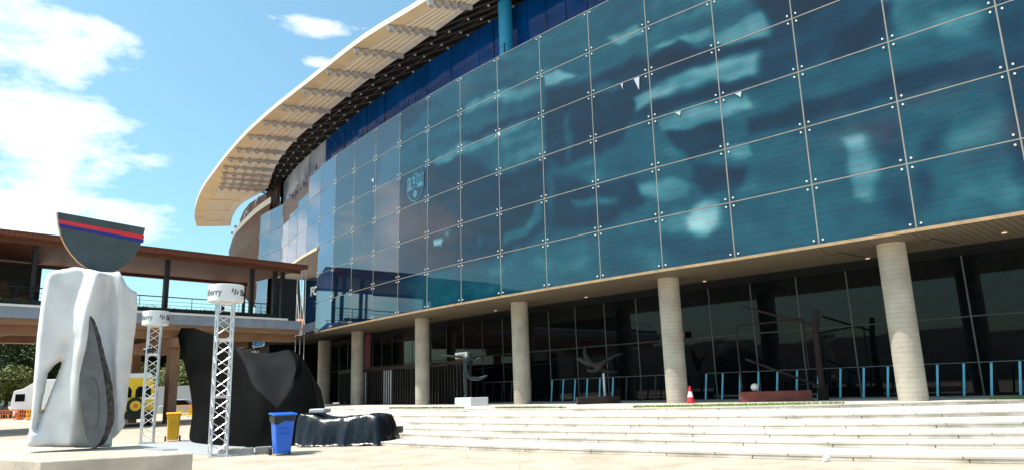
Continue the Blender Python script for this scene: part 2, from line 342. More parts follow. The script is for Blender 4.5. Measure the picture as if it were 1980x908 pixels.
# terrace and steps
bot = [(-8.2, 27.5), (-6.0, 24.0), (-3.74, 21.79), (-1.45, 19.83), (.46, 18.2), (3.39, 16.3), (5.45, 14.7), (8.74, 12.87), (14, 10.9), (22, 9)]
top = [(-13.5, 48.5), (-8.67, 40.43), (-6.43, 37.47), (-2.4, 33.39), (.83, 29.98), (5.47, 25.77), (8.7, 24.2), (12.5, 23.3), (17, 22.6), (24, 20)]
n = 48
BOT = smooth2(resample([(*p, 0) for p in bot], n), 6); TOP = smooth2(resample([(*p, 0) for p in top], n), 6)
ts = [0, .15, .24, .38, .6, 1.0]; RIS = ZT / 6
for k, t in enumerate(ts):
    E_ = [a.lerp(b, t) for a, b in zip(BOT, TOP)]
    z0 = RIS * k; z1 = RIS * (k + 1)
    # keep the riser slightly overhung by its tread for a shadow line
    strip('step_riser', [(p.x, p.y, z0 - .002) for p in E_], [(p.x, p.y, z1 - .05) for p in E_], 'riser', kind='structure')
    dirs = [(b - a).normalized() for a, b in zip(BOT, TOP)]
    N0 = [(p.x - d.x * .012, p.y - d.y * .012, z1 - .05) for p, d in zip(E_, dirs)]
    N1 = [(p[0], p[1], z1) for p in N0]
    strip('step_nosing', [(p.x, p.y, z1 - .05) for p in E_], N0, 'stone', kind='structure')
    strip('step_nosing', N0, N1, 'stone', kind='structure')
    if k < 5:
        E2 = [a.lerp(b, ts[k + 1]) for a, b in zip(BOT, TOP)]
        strip('step_tread', N1, [(p.x, p.y, z1) for p in E2], 'stone', kind='structure')
    else: TE = N1
# terrace slab from the top nosing to inside the building
back = resample([(-3, 60, ZT), (10, 46, ZT), (22, 36, ZT), (34, 24, ZT)], n)
strip('terrace', TE, back, 'stone', kind='structure')
strip('terrace_side', [(-8.2, 27.5, 0), (-13.5, 48.5, 0), (-17.5, 62, 0)], [(-8.2, 27.5, .1), (-13.5, 48.5, ZT), (-17.5, 62, ZT)], 'riser', kind='structure')
mb = MB(); mb.poly([(-13.5, 48.5, ZT - .004), (-17.5, 62, ZT - .004), (-3, 75, ZT - .004), (-3, 60, ZT - .004)]); tag(mb.build('terrace', 'concrete'), kind='structure')

# grass strips at the terrace edge
def grass_strip(i0, i1, w):
    mb = MB()
    A = []; B = []
    for i in range(i0, i1 + 1):
        p = Vector(TE[i]); d = (TOP[i] - BOT[i]).normalized(); e = math.sin(math.pi * (i - i0) / (i1 - i0)) ** .5
        A.append(p + d * .45); B.append(p + d * (.45 + w * e))
    for i in range(len(A) - 1):
        mb.poly([A[i] + Vector((0, 0, .004)), A[i + 1] + Vector((0, 0, .004)), B[i + 1] + Vector((0, 0, .03)), B[i] + Vector((0, 0, .03))]) if (B[i] - A[i]).length > .01 and (B[i + 1] - A[i + 1]).length > .01 else None
        for _ in range(260):
            u, v = random.random(), random.random(); p = A[i].lerp(A[i + 1], u).lerp(B[i].lerp(B[i + 1], u), v)
            a = random.random() * 6.3; h = random.uniform(.04, .11); w_ = .012
            mb.bm.faces.new([mb.bm.verts.new(q) for q in (p + Vector((math.cos(a) * w_, math.sin(a) * w_, 0)), p - Vector((math.cos(a) * w_, math.sin(a) * w_, 0)), p + Vector((random.uniform(-.03, .03), random.uniform(-.03, .03), h)))])
    return tag(mb.build('terrace_grass', 'grass'), 'green grass strip along the terrace edge', 'grass', kind='stuff')
grass_strip(12, 18, 1.4); grass_strip(20, 24, 1.4); grass_strip(27, 34, 1.6); grass_strip(38, 46, 1.4)

# ------------------------------------------------------------------ mural
BLOBS = [(0.4, 0.5, [(6.4, 4.3), (3.1, 4.2), (-0.0, 4.2), (-3.2, 4.1), (-3.2, 1.2), (-3.0, 0.1), (0.0, 0.1), (3.3, -0.0), (6.6, 0.1)]), (0.5, 0.4, [(-0.4, 8.0), (-3.1, 6.8), (-2.6, 5.8), (-1.5, 5.9), (-0.2, 6.1), (-0.1, 7.9)]), (0.42, 0.4, [(17.8, 13.0), (16.0, 13.0), (12.8, 13.0), (9.5, 12.1), (4.4, 10.0), (4.1, 9.1), (4.2, 6.8), (6.4, 6.5), (9.9, 6.9), (12.6, 10.7), (16.1, 10.8), (17.9, 10.7)]), (0.5, 0.3, [(0.1, 7.5), (0.1, 13.4), (-2.8, 13.4), (-2.8, 7)]), (0.04, 0.3, [(4.6, 9.8), (4.6, 13.4), (0.3, 13.4), (0.1, 8.4), (1.5, 8.6)]), (0.36, 0.3, [(31.9, 11.0), (25.7, 12.3), (19.4, 12.7), (16.2, 12.0), (16.3, 9.0), (19.3, 8.9), (22.6, 8.8), (25.8, 9.0), (29.2, 8.8), (32.1, 8.7)]), (0.1, 0.4, [(32.2, 13.0), (25.9, 12.9), (25.9, 12.3), (29.2, 11.8), (32.8, 11.2), (35.5, 11.6)]), (0.08, 0.4, [(29.2, 7.8), (25.8, 8.7), (22.9, 8.6), (19.6, 6.4), (16.1, 6.3), (16.2, 2.8), (19.6, 2.0), (23.0, 2.1), (25.9, 2.2), (29.2, 2.3), (29.5, 4.6)]), (0.22, 0.3, [(31.9, 7.9), (29.2, 8.2), (29.2, 4.5), (31.4, 3.8), (32.5, 6.0)]), (0.6, 0.2, [(22.5, 11.3), (19.2, 11.3), (18.1, 10.7), (19.2, 10.7), (22.5, 10.7)]), (0.55, 0.25, [(19.2, 10.9), (16.3, 10.6), (16.2, 9.9), (19.2, 10.1)]), (0.14, 0.2, [(22.6, 9.4), (19.3, 9.4), (16.4, 9.2), (16.3, 8.7), (17.9, 9.0), (19.3, 9.0), (22.3, 8.9)]), (0.6, 0.15, [(25.8, 8.8), (22.6, 9.2), (21.3, 8.8), (19.3, 8.8), (17.5, 8.9), (17.3, 8.6), (19.3, 8.4), (22.6, 8.4), (25.2, 8.3)]), (0.46, 0.25, [(19.3, 8.4), (16.2, 8.2), (16.1, 6.6), (17.6, 6.5), (19.4, 6.6)]), (0.45, 0.15, [(16.3, 4.5), (16.5, 3.5), (17.4, 2.9), (18.7, 2.7), (19.5, 2.6), (19.3, 3.1), (17.8, 3.3), (17.1, 3.9), (16.9, 4.5)]), (0.35, 0.2, [(22.8, 1.7), (21.0, 1.9), (19.4, 1.9), (19.6, 1.5), (21.5, 1.2)]), (0.8, 0.08, [(25.6, 4.0), (24.6, 3.9), (24.7, 3.5), (25.5, 3.6)]), (0.5, 0.08, [(24.5, 4.3), (23.9, 4.3), (24.0, 4.0), (24.5, 4.0)]), (0.3, 0.15, [(21.4, 3.8), (21.0, 3.4), (21.1, 2.9), (21.4, 3.1)]), (0.5, 0.3, [(18.0, 8.8), (16.3, 8.6), (16.2, 6.7), (18.1, 6.7)]), (0.06, 0.25, [(16.0, 9.9), (12.9, 9.6), (10.5, 9.8), (9.7, 9.4), (9.8, 6.9), (10.9, 6.9), (11.5, 6.1), (13.0, 5.8), (15.2, 5.8), (16.1, 6.6)]), (0.3, 0.15, [(14.9, 8.4), (14.4, 8.3), (14.4, 5.9), (14.9, 6.0)]), (0.4, 0.2, [(12.9, 9.2), (11.2, 8.8), (11.6, 8.6), (12.8, 8.7)]), (0.64, 0.12, [(11.9, 11.4), (10.2, 11.3), (9.9, 10.7), (11.4, 10.7)]), (0.5, 0.12, [(9.6, 10.8), (6.5, 10.7), (6.6, 10.1), (9.6, 10.3)]), (0.62, 0.12, [(6.5, 9.4), (4.5, 9.6), (4.1, 9.0), (4.2, 8.5), (6.4, 8.9)]), (0.6, 0.12, [(9.2, 9.9), (6.6, 9.8), (6.5, 9.3), (9.1, 9.4)]), (0.7, 0.1, [(16.1, 10.8), (15.1, 10.8), (14.0, 10.2), (15.0, 10.1), (16.0, 10.2)]), (0.06, 0.12, [(9.6, 9.5), (8.2, 9.7), (7.5, 9.1), (6.3, 8.8), (4.2, 8.4), (4.1, 8.0), (6.2, 8.3), (8.0, 8.2), (9.6, 8.3)]), (0.66, 0.12, [(10.8, 7.9), (9.6, 8.1), (8.0, 8.2), (6.3, 8.1), (4.5, 7.9), (4.4, 7.5), (4.7, 7.1), (6.3, 7.3), (8.1, 7.6), (9.6, 7.5), (10.6, 7.1)]), (0.08, 0.1, [(9.6, 7.4), (6.3, 7.2), (4.7, 6.9), (4.7, 6.6), (6.4, 6.7), (9.7, 6.7)]), (0.6, 0.12, [(9.5, 6.5), (6.4, 6.5), (5.3, 6.4), (5.1, 5.8), (6.5, 5.7), (7.7, 5.7), (8.9, 5.7), (9.4, 6.0)]), (0.42, 0.12, [(11.0, 6.3), (10.3, 6.6), (9.7, 6.4), (8.9, 5.2), (9.1, 4.4), (9.6, 5.2), (10.7, 5.5)]), (0.05, 0.15, [(9.1, 5.8), (6.5, 5.6), (6.5, 4.7), (8.0, 4.3), (8.6, 5.0)]), (0.46, 0.12, [(14.1, 5.5), (12.9, 5.3), (11.3, 4.5), (11.0, 4.2), (12.9, 4.8), (14.1, 5.1)]), (0.08, 0.3, [(15.6, 5.3), (12.9, 4.4), (11.1, 4.2), (9.9, 3.4), (10.9, 2.6), (12.9, 2.4), (16.0, 2.7)]), (0.42, 0.12, [(14.6, 3.9), (13.0, 3.8), (11.8, 3.5), (12.0, 3.3), (13.0, 3.4), (14.4, 3.6)]), (0.6, 0.2, [(10.8, 3.9), (9.8, 3.9), (8.8, 3.8), (8.1, 3.2), (8.3, 2.7), (9.7, 2.9), (10.6, 3.3)]), (0.08, 0.2, [(7.9, 4.1), (6.7, 3.7), (5.7, 3.5), (5.8, 2.9), (6.4, 2.6), (7.3, 2.7), (8.1, 3.4)]), (0.58, 0.3, [(9.8, 2.0), (8.0, 2.5), (7.2, 2.6), (6.8, 2.0), (8.7, 1.3), (9.7, 1.5)]), (0.82, 0.2, [(8.5, 1.9), (8.0, 2.4), (7.5, 2.5), (7.0, 2.2), (7.1, 1.5), (7.5, 1.0), (8.2, 1.0), (8.5, 1.3)]), (0.35, 0.25, [(11.7, 2.8), (9.9, 2.8), (9.8, 2.2), (11.8, 2.2)]), (0.66, 0.15, [(6.5, 4.7), (5.5, 4.5), (5.4, 3.9), (6.4, 4.0)]), (0.28, 0.3, [(9.7, 1.2), (6.6, 1.0), (6.5, 0.1), (9.7, 0.1)]), (0.03, 0.2, [(4.5, 10.1), (1.6, 8.9), (2.5, 8.5), (3.9, 8.7), (4.2, 9.3)]), (0.14, 0.2, [(3.9, 8.7), (3.2, 8.7), (3.1, 6.7), (4.7, 6.6), (4.7, 7.7)]), (0.18, 0.2, [(3.2, 8.6), (1.2, 8.6), (0.3, 8.3), (1.6, 7.6), (2.3, 6.7), (3.1, 6.7)]), (0.04, 0.2, [(1.6, 7.7), (0.1, 8.2), (-0.4, 8.0), (-0.3, 7.0), (0.9, 6.6), (1.9, 6.5), (2.2, 6.8)]), (0.64, 0.3, [(-1.6, 7.0), (-2.6, 6.6), (-2.4, 6.0), (-1.7, 6.1)]), (0.36, 0.12, [(6.1, 5.8), (3.3, 5.7), (-0.0, 5.6), (-3.2, 5.5), (-3.4, 5.3), (-0.1, 5.4), (3.0, 5.4), (5.4, 5.6)]), (0.12, 0.15, [(5.4, 5.4), (3.0, 5.4), (0.0, 5.3), (-3.1, 5.3), (-3.1, 4.4), (-0.1, 4.6), (3.2, 4.5), (5.4, 4.7)]), (0.3, 0.12, [(6.2, 4.7), (3.2, 4.4), (-0.0, 4.4), (-3.1, 4.3), (-3.1, 4.1), (-0.0, 4.2), (3.2, 4.2), (6.3, 4.5)]), (0.18, 0.3, [(1.1, 3.9), (0.1, 4.0), (-0.1, 2.9), (-0.0, 2.3), (0.7, 2.4), (1.0, 3.2)]), (0.66, 0.18, [(1.9, 3.6), (1.1, 3.6), (1.0, 3.0), (0.9, 2.1), (1.0, 1.5), (1.3, 1.2), (1.7, 1.4), (1.8, 2.3)]), (0.14, 0.3, [(-0.6, 2.8), (-1.5, 3.3), (-1.3, 2.6), (-0.5, 2.2)]), (0.16, 0.4, [(0.8, 1.6), (-0.0, 1.7), (0.0, 0.2), (0.6, 0.2), (0.8, 1.0)]), (0.5, 0.3, [(-1.5, 2.8), (-2.7, 3.6), (-3.0, 2.9), (-2.9, 2.2), (-1.4, 2.2)]), (0.5, 0.3, [(-1.1, 1.5), (-3.2, 1.6), (-3.0, 0.2), (-1.1, 0.3)]), (0.18, 0.25, [(-0.3, 1.9), (-0.7, 1.9), (-0.7, 0.8), (-0.2, 0.6)]), (0.1, 0.2, [(6.4, 3.2), (5.8, 3.3), (6.0, 2.8), (6.5, 2.5)]), (0.18, 0.3, [(-3.1, 1), (-3.1, 13.4), (-4.2, 13.4), (-4.2, 1)])]
def pdist(x, y, P):
    ins = False; d = 1e9; n = len(P)
    for i in range(n):
        x0, y0 = P[i]; x1, y1 = P[(i + 1) % n]
        if (y0 > y) != (y1 > y) and x < (x1 - x0) * (y - y0) / (y1 - y0) + x0: ins = not ins
        dx, dy = x1 - x0, y1 - y0; L = dx * dx + dy * dy
        t = 0 if L == 0 else max(0, min(1, ((x - x0) * dx + (y - y0) * dy) / L))
        d = min(d, (x - x0 - t * dx) ** 2 + (y - y0 - t * dy) ** 2)
    d = math.sqrt(d); return d if ins else -d
BB = [(min(p[0] for p in P) - .6, max(p[0] for p in P) + .6, min(p[1] for p in P) - .6, max(p[1] for p in P) + .6) for v, sf, P in BLOBS]
RAMP = [(0, (.001, .006, .018)), (.2, (.001, .018, .042)), (.45, (.005, .056, .082)), (.62, (.032, .135, .165)), (.8, (.12, .27, .30)), (1, (.30, .48, .51))]
def ramp(v):
    v = max(0, min(1, v))
    for (a, ca), (b, cb) in zip(RAMP, RAMP[1:]):
        if v <= b: t = (v - a) / (b - a); return tuple(ca[i] + (cb[i] - ca[i]) * t for i in range(3))
    return RAMP[-1][1]
def mural(s, z):
    base = .40 + .10 * noise.noise(Vector((s * .35, z * .5, 0)))
    if s > 27: base = max(.10, base - (s - 27) * .12)
    # gently warp so that outlines are not straight
    ws = s + .22 * noise.noise(Vector((s * 1.1, z * 1.1, 5))); wz = z + .18 * noise.noise(Vector((s * 1.1, z * 1.1, 9)))
    v = base
    for (val, sf, P), b in zip(BLOBS, BB):
        if b[0] < ws < b[1] and b[2] < wz < b[3]:
            d = pdist(ws, wz, P); w = max(0, min(1, d / (sf * 2.3) + .5)); w = w * w * (3 - 2 * w)
            v = v * (1 - w) + val * w
    v += .06 * noise.noise(Vector((s * 1.6, z * 1.6, 2))) + .13 * noise.noise(Vector((s * .35 + z * .3, z * 1.5 - s * .25, 12))) + .02 * noise.noise(Vector((s * 3, z * 5, 3)))
    return ramp(v)

# ------------------------------------------------------------------ museum
MU = empty('museum_building', (0, 40, 0), 'curved glass museum building with printed glass screen wall on round concrete columns', 'building')
LEAN = .0147
joints = MB(); bolts = MB(); npan = 0; extra = []
def panel_mesh(i, r, me_name='glass_panel', parts=None):
    bm = bmesh.new(); uv = bm.loops.layers.uv.new('UVMap'); cl_ = bm.loops.layers.color.new('Col')
    a, b = F[i], F[i + 1]; t = (b - a); L = t.length; t = t / L; nv = Vector((t.y, -t.x, 0))
    if nv.dot(NV[i]) < 0: nv = -nv
    NX, NZ = 27, 18; s0 = (i - NR) * 3.2634; g = .022
    tl = (random.uniform(-.006, .006), random.uniform(-.006, .006))
    grid = []
    for iz in range(NZ + 1):
        rowv = []
        for ix in range(NX + 1):
            u = g + (L - 2 * g) * ix / NX; z = r * ROW + g + (ROW - 2 * g) * iz / NZ
            p = a + t * u + nv * (LEAN * z + tl[0] * (u - L / 2) + tl[1] * (z - (r + .5) * ROW)); rowv.append((bm.verts.new((p.x, p.y, ZB + z)), s0 + u, z))
        grid.append(rowv)
    memo = {}
    for iz in range(NZ):
        for ix in range(NX):
            q = (grid[iz][ix], grid[iz][ix + 1], grid[iz + 1][ix + 1], grid[iz + 1][ix]); f = bm.faces.new([k[0] for k in q]); f.smooth = True
            for l, k in zip(f.loops, q):
                l[uv].uv = (k[1], k[2])
                key = (k[1], k[2])
                if key not in memo:
                    c_ = mural(k[1], k[2]); memo[key] = c_
                c = memo[key]; l[cl_] = (*[((1.055 * x ** (1 / 2.4) - .055) if x > .0031308 else 12.92 * x) for x in c], 1)
    # glass thickness
    rim = [grid[0][0][0].co.copy(), grid[0][-1][0].co.copy(), grid[-1][-1][0].co.copy(), grid[-1][0][0].co.copy()]
    bk = [bm.verts.new(p + nv * .025) for p in rim]; fr = [bm.verts.new(p + nv * .001) for p in rim]
    for k in range(4): bm.faces.new((fr[k], fr[(k + 1) % 4], bk[(k + 1) % 4], bk[k]))
    me = bpy.data.meshes.new(me_name); bm.to_mesh(me); bm.free(); me.materials.append(M_['mirror' if i >= NR + 12 else 'mural_mid' if i >= NR + 9 else 'mural']); return me
cells = []
for i in range(0, len(F) - 1):
    for r in range(6):
        if NR + 13 <= i < NR + 18 and r < 3: continue      # entrance notch
        if i < 2: continue
        cells.append((i, r))
cells.sort(key=lambda c: F[c[0]].length)
big = cells[:99]; rest = cells[99:]
for i, r in big:
    me = panel_mesh(i, r); o = bpy.data.objects.new('glass_panel', me); COL.objects.link(o); o.parent = MU; o.matrix_parent_inverse = Matrix.Translation(-MU.location)
if rest:
    bmj = bmesh.new()
    for i, r in rest:
        me = panel_mesh(i, r, 'tmp'); bmj.from_mesh(me); bpy.data.meshes.remove(me)
    me = bpy.data.meshes.new('far_glass_panels'); bmj.to_mesh(me); bmj.free(); me.materials.append(M_['mirror'])
    o = bpy.data.objects.new('far_glass_panels', me); COL.objects.link(o); o.parent = MU; o.matrix_parent_inverse = Matrix.Translation(-MU.location); o['kind'] = 'stuff'
def fp(i, z, d=0): p = offp(i, d + LEAN * z, ZB + z); return p
for i in range(2, len(F)):
    lo = 3 if NR + 13 < i < NR + 18 else 0
    joints.tube(fp(i, lo * ROW, .012), fp(i, 6 * ROW, .012), .024, 6)
    for r in range(lo, 7):
        if i < len(F) - 1 and not (r < 3 and NR + 13 <= i < NR + 18):
            joints.tube(fp(i, r * ROW, .012), fp(i + 1, r * ROW, .012), .019, 6)
        a = F[i]; t = (F[min(i + 1, len(F) - 1)] - F[max(i - 1, 0)]).normalized()
        if r < 6 or True:
            for sx in (-1, 1):
                for sz_ in (-1, 1):
                    if (r == 0 and sz_ < 0) or (r == 6 and sz_ > 0): continue
                    if r == lo and lo == 3 and sz_ < 0: continue
                    c = fp(i, r * ROW + sz_ * .16, -.03) + t * sx * .16
                    q = bmesh.ops.create_cone(bolts.bm, cap_ends=True, segments=8, radius1=.038, radius2=.03, depth=.04)
                    bmesh.ops.transform(bolts.bm, matrix=Matrix.Translation(c) @ (-NV[i]).to_track_quat('Z', 'Y').to_matrix().to_4x4(), verts=q['verts'])
joints.build('panel_joints', 'joint', MU); tag(bolts.build('glazing_bolts', 'white_metal', MU, smooth=False), kind='stuff')
# bottom lip, dark core behind the screen
strip('facade_lip', offline(-.06, ZB - .10, 2, NR + 14), offline(-.06, ZB + .012, 2, NR + 14), 'lip', MU)
strip('soffit', offline(-.06, ZB - .10, 2, NR + 14), offline(4.2, ZB - .10, 2, NR + 14), 'soffit', MU)
strip('inner_soffit', offline(4.2, ZB - .10, 2, NR + 19), offline(7.3, ZB - .10, 2, NR + 19), 'black', MU)
strip('wall_core', offline(.5, ZB - .1, 0, NR + 14), offline(.5, ZB + 12.9, 0, NR + 14), 'dark_in', MU)
strip('wall_core', offline(.5, ZB + 6.6, NR + 13), offline(.5, ZB + 12.9, NR + 13), 'dark_in', MU)
strip('wall_core', offline(.5, 0, NR + 18), offline(.5, ZB + 6.6, NR + 18), 'dark_in', MU)
strip('gallery_floor', offline(.2, ZB + 12.9), offline(3.1, ZB + 12.9), 'grey_paint', MU)
for (pi, pz, w, h) in ((NR + 5 + .98, 8.8, .3, .28), (NR + 10 + .1, 9.6, .45, .3), (NR + 1 + .75, 6.55, .28, .22), (NR + 3 + .45, 8.75, .12, .3), (NR + 3 + .2, 8.75, .30, .62), (NR + 2 + .6, 6.55, .26, .2)):
    i = int(pi); p = fp(i, pz, -.03).lerp(fp(i + 1, pz, -.03), pi - i); t = (F[i + 1] - F[i]).normalized()
    mb = MB(); mb.prism([p - t * w / 2, p + t * w / 2, p + Vector((0, 0, -h)) - t * w * .3], -NV[i] * .01); mb.build('torn_film', 'steel', MU)
strip('rear_glass_return', [offp(NR + 18, .5, 0), offp(NR + 18, 7.2, 0)], [offp(NR + 18, .5, 7.2), offp(NR + 18, 7.2, 7.2)], 'dark_glass', MU)
# parapet posts that rise above the screen
for i in range(3, NR + 19):
    mb = MB(); p = fp(i, 13.2, .6); mb.tube(p + Vector((0, 0, -1)), p + Vector((0, 0, 1.05)), .045, 6); mb.build('parapet_post', 'black', MU)
mb = MB()
for i in range(2, NR + 18): mb.tube(fp(i, 14.15, .62), fp(i + 1, 14.15, .62), .012, 4)
mb.build('parapet_cable', 'black', MU)
# upper blue glass wall in stepped flat panels
mbw = MB(); mbs = MB(); mbp = MB(); mbq = mbw
WFAR = [Vector((*p, 0)) for p in [(-9.34, 50.73), (-12.3, 54.4), (-15.6, 59.3), (-18.9, 64.2), (-22.2, 69.3), (-25.3, 74.1), (-26.2, 77), (-27.2, 81)]]
UPB = offline(3.0, 0, 0, NR + 9) + WFAR
UPL = resample(smooth2(UPB, 2), 56)
for a, b in zip(UPL, UPL[1:]):
    t = (b - a).normalized(); nv = Vector((t.y, -t.x, 0)); nv = nv if nv.dot(Vector((.8, .6, 0))) > 0 else -nv
    j = nv * random.uniform(-.02, .02)
    if a.x < -16: mbw = mbp  # far panels take the painted cloud reflection
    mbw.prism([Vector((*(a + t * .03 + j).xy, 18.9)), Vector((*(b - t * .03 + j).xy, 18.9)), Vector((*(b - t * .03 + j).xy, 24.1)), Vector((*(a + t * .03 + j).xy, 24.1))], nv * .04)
    mbs.poly([Vector((*(a + nv * .06).xy, 18.9)), Vector((*(b + nv * .06).xy, 18.9)), Vector((*(b + nv * .06).xy, 24.15)), Vector((*(a + nv * .06).xy, 24.15))])
mbq.build('upper_blue_wall', 'blue_wall', MU); mbp.build('upper_wall_cloud_reflection', 'cloud_reflection', MU); mbs.build('upper_wall_back', 'dark_in', MU)
for fi in (NR + 6.45,):
    i = int(fi); p = offp(i, 2.3, 0).lerp(offp(i + 1, 2.3, 0), fi - i)
    mb = MB(); mb.tube((p.x, p.y, 18.9), (p.x, p.y, 24.1), .42, 20); mb.build('upper_column', 'blue_metal', MU, smooth='auto')

# canopy --------------------------------------------------------------
ZC = 24.2
inner = [(13.2, 24.8), (6.5, 30.6), (1.9, 34.8), (-1.53, 38.25), (-3.46, 40.69), (-6.21, 43.96), (-10.05, 48.4), (-15.49, 55.56), (-19.37, 60.74), (-23.09, 66.99), (-25.54, 72.22), (-27.2, 76.5), (-29.86, 79.23), (-32.27, 81.75), (-35.78, 87.81), (-38.2, 93.4)]
outer = [(9.8, 22.8), (3.2, 29.6), (-.9, 34.0), (-4.44, 38.06), (-7.2, 40.5), (-9.39, 42.51), (-13.4, 47.27), (-18.9, 53.6), (-23.0, 58.7), (-27.6, 65.2), (-30.6, 69.8), (-33.4, 74.0), (-35.8, 78.1), (-38.2, 82.6), (-40.9, 88.3), (-42.6, 93.0)]
nI = 110
I2 = [Vector((p.x, p.y, ZC)) for p in smooth2(resample([(*p, 0) for p in inner], nI), 12)]
O2 = [Vector((p.x, p.y, ZC)) for p in smooth2(resample([(*p, 0) for p in outer], nI), 12)]
# rounded end
def lerpl(A, B, t, dz=0): return [a.lerp(b, t) + Vector((0, 0, dz)) for a, b in zip(A, B)]
CN = empty('roof_canopy', (-10, 50, ZC), None, None) if False else MU
strip('canopy_underside', I2, lerpl(I2, O2, .18), 'cream', MU)
strip('canopy_slats', lerpl(I2, O2, .18, .02), lerpl(I2, O2, .72, .02), 'beige', MU)
strip('canopy_rim_soffit', lerpl(I2, O2, .72), O2, 'ochre', MU)
strip('canopy_fascia', O2, lerpl(O2, O2, 0, .35), 'white_paint', MU)
strip('canopy_inner_fascia', I2, lerpl(I2, I2, 0, .8), 'ochre', MU)
strip('canopy_top', lerpl(I2, I2, 0, .8), lerpl(O2, O2, 0, .352), 'white_paint', MU)
strip('canopy_end', [I2[-1], O2[-1]], [I2[-1] + Vector((0, 0, .8)), O2[-1] + Vector((0, 0, .352))], 'ochre', MU)
# thin lines along the canopy slats and transverse seams on the tail
for t in (.18, .29, .40, .51, .62):
    L_ = lerpl(I2, O2, t, -.02)
    ln = MB()
    for a, b in zip(L_[:82], L_[1:83]): ln.tube(a, b, .05, 4)
    ln.build('canopy_louvre', 'cream', MU)
for i in (84, 91, 98, 105): ln = MB(); ln.tube(I2[i].lerp(O2[i], .12) + Vector((0, 0, -.03)), I2[i].lerp(O2[i], .75) + Vector((0, 0, -.03)), .09, 4); ln.build('canopy_seam', 'ochre', MU)
# transverse fin brackets with five teeth
idxs = [2, 8, 14, 20, 26, 31, 36, 41, 46, 51, 56, 61, 66, 70, 73.5, 76.5, 79, 81.5, 83.5]
for q in idxs:
    i = int(q); f = q - i; a = I2[i].lerp(I2[i + 1], f); b = O2[i].lerp(O2[i + 1], f); d = (b - a)
    w = d.length if d.length < 5.2 else 5.2; d.normalize(); tt = Vector((-d.y, d.x, 0)); mb = MB()
    mb.prism([a + Vector((0, 0, -.05)), a + d * w * .95 + Vector((0, 0, -.05)), a + d * w * .95 + Vector((0, 0, -.12)), a + d * w * .1 + Vector((0, 0, -.34)), a + Vector((0, 0, -.34))], tt * .12)
    for k in range(5):
        c = a + d * w * (.16 + .17 * k)
        mb.prism([c + Vector((0, 0, -.1)), c + d * .42 + Vector((0, 0, -.1)), c + d * .32 + tt * .1 + Vector((0, 0, -.46)), c + d * .05 + Vector((0, 0, -.46))], tt * .30)
    mb.build('canopy_bracket', 'steel', MU)
# dark zone between canopy and upper wall
wl = [Vector((p.x + .25, p.y + .2, ZC + .06)) for p in resample(smooth2(UPB, 2), nI)]
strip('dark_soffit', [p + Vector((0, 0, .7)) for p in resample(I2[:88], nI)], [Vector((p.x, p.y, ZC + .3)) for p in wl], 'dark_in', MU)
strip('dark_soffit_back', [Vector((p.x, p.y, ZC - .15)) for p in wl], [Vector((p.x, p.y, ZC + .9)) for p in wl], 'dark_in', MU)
rb = MB(); IR = resample(I2[:88], nI)
for i in range(0, nI, 3):
    rb.tube(IR[i] + Vector((0, 0, .2)), Vector((wl[i].x, wl[i].y, ZC + .1)), .07, 4)
    for k in (.3, .6, .88):
        if i > 96: continue
        if 'spm' not in globals(): smb = MB(); smb.sphere((0, 0, 0), .09, n=6); spo = smb.build('soffit_spotlight', 'grey_paint', MU); spm = spo.data; q = spo
        else: q = bpy.data.objects.new('soffit_spotlight', spm); COL.objects.link(q); q.parent = MU; q.matrix_parent_inverse = Matrix.Translation(-MU.location)
        q.location = IR[i].lerp(wl[i], k) + Vector((0, 0, -.02))
for t in (.35, .7):
    L_ = [a.lerp(b, t) for a, b in zip(IR, wl)]
    for a, b in zip(L_, L_[1:]): rb.tube(a + Vector((0, 0, .15)), b + Vector((0, 0, .15)), .05, 4)
rb.build('soffit_ribs', 'black', MU)

TW = [Vector((p.x * .985 + .3, p.y + .8, 0)) for p in I2[84::5]]
strip('tail_wall', [Vector((-24.9, 73.5, 21.5))] + [Vector((p.x, p.y, 21.5)) for p in TW], [Vector((-24.9, 73.5, ZC + .4))] + [Vector((p.x, p.y, ZC + .4)) for p in TW], 'dark_brown', MU)
strip('tail_wall', [Vector((-25.3, 74.0, 19)), Vector((-27.5, 81, 19)), Vector((-30, 90, 19))], [Vector((-25.3, 74.0, ZC + .4)), Vector((-27.5, 81, ZC + .4)), Vector((-30, 90, ZC + .4))], 'dark_brown', MU)
# round terrace drum under the canopy tail
drum_top = [(-26.4, 75.0), (-28.9, 78.2), (-31, 81.4), (-33, 84.6), (-35.9, 89.3), (-38.6, 94.6), (-39.4, 99), (-38, 104), (-33, 108)]
dc = Vector((-26, 92, 0))
def dring(k, z): return smooth2(resample([(dc.x + (x - dc.x) * k, dc.y + (y - dc.y) * k, z) for x, y in drum_top], 30), 3)
A = dring(1, 22.2); lev = [A, dring(1.03, 20.8), dring(1.02, 19), dring(.96, 17), dring(.86, 15), dring(.7, 13.2), dring(.5, 12)]
for q0, q1 in zip(lev, lev[1:]): strip('drum_underside', q0, q1, 'brown', MU)
Bb = lev[-1]
strip('drum_parapet', A, [p + Vector((0, 0, .7)) for p in A], 'white_paint', MU)
mb = MB(); mb.poly([p - Vector((0, 0, .02)) for p in A]); mb.build('drum_deck', 'brown', MU)
mb = MB(); mb.poly([Vector(p) for p in Bb]); mb.build('drum_base', 'brown', MU)
strip('drum_inner_wall', [(-25.2, 74.5, 22.2), (-28.2, 80, 22.2), (-32, 86.5, 22.2), (-34.5, 94, 22.2)], [(-25.2, 74.5, ZC + .5), (-28.2, 80, ZC + .5), (-32, 86.5, ZC + .5), (-34.5, 94, ZC + .5)], 'brown', MU)
mb = MB()
for i in range(4, 22, 3): mb.box(A[i] + Vector((0, 0, 1.0)), (.25, .25, .3))
for i in (5, 9): mb.tube(A[i] + Vector((0, 0, .7)), A[i] + Vector((.4, .5, 2.6)), .07, 6)
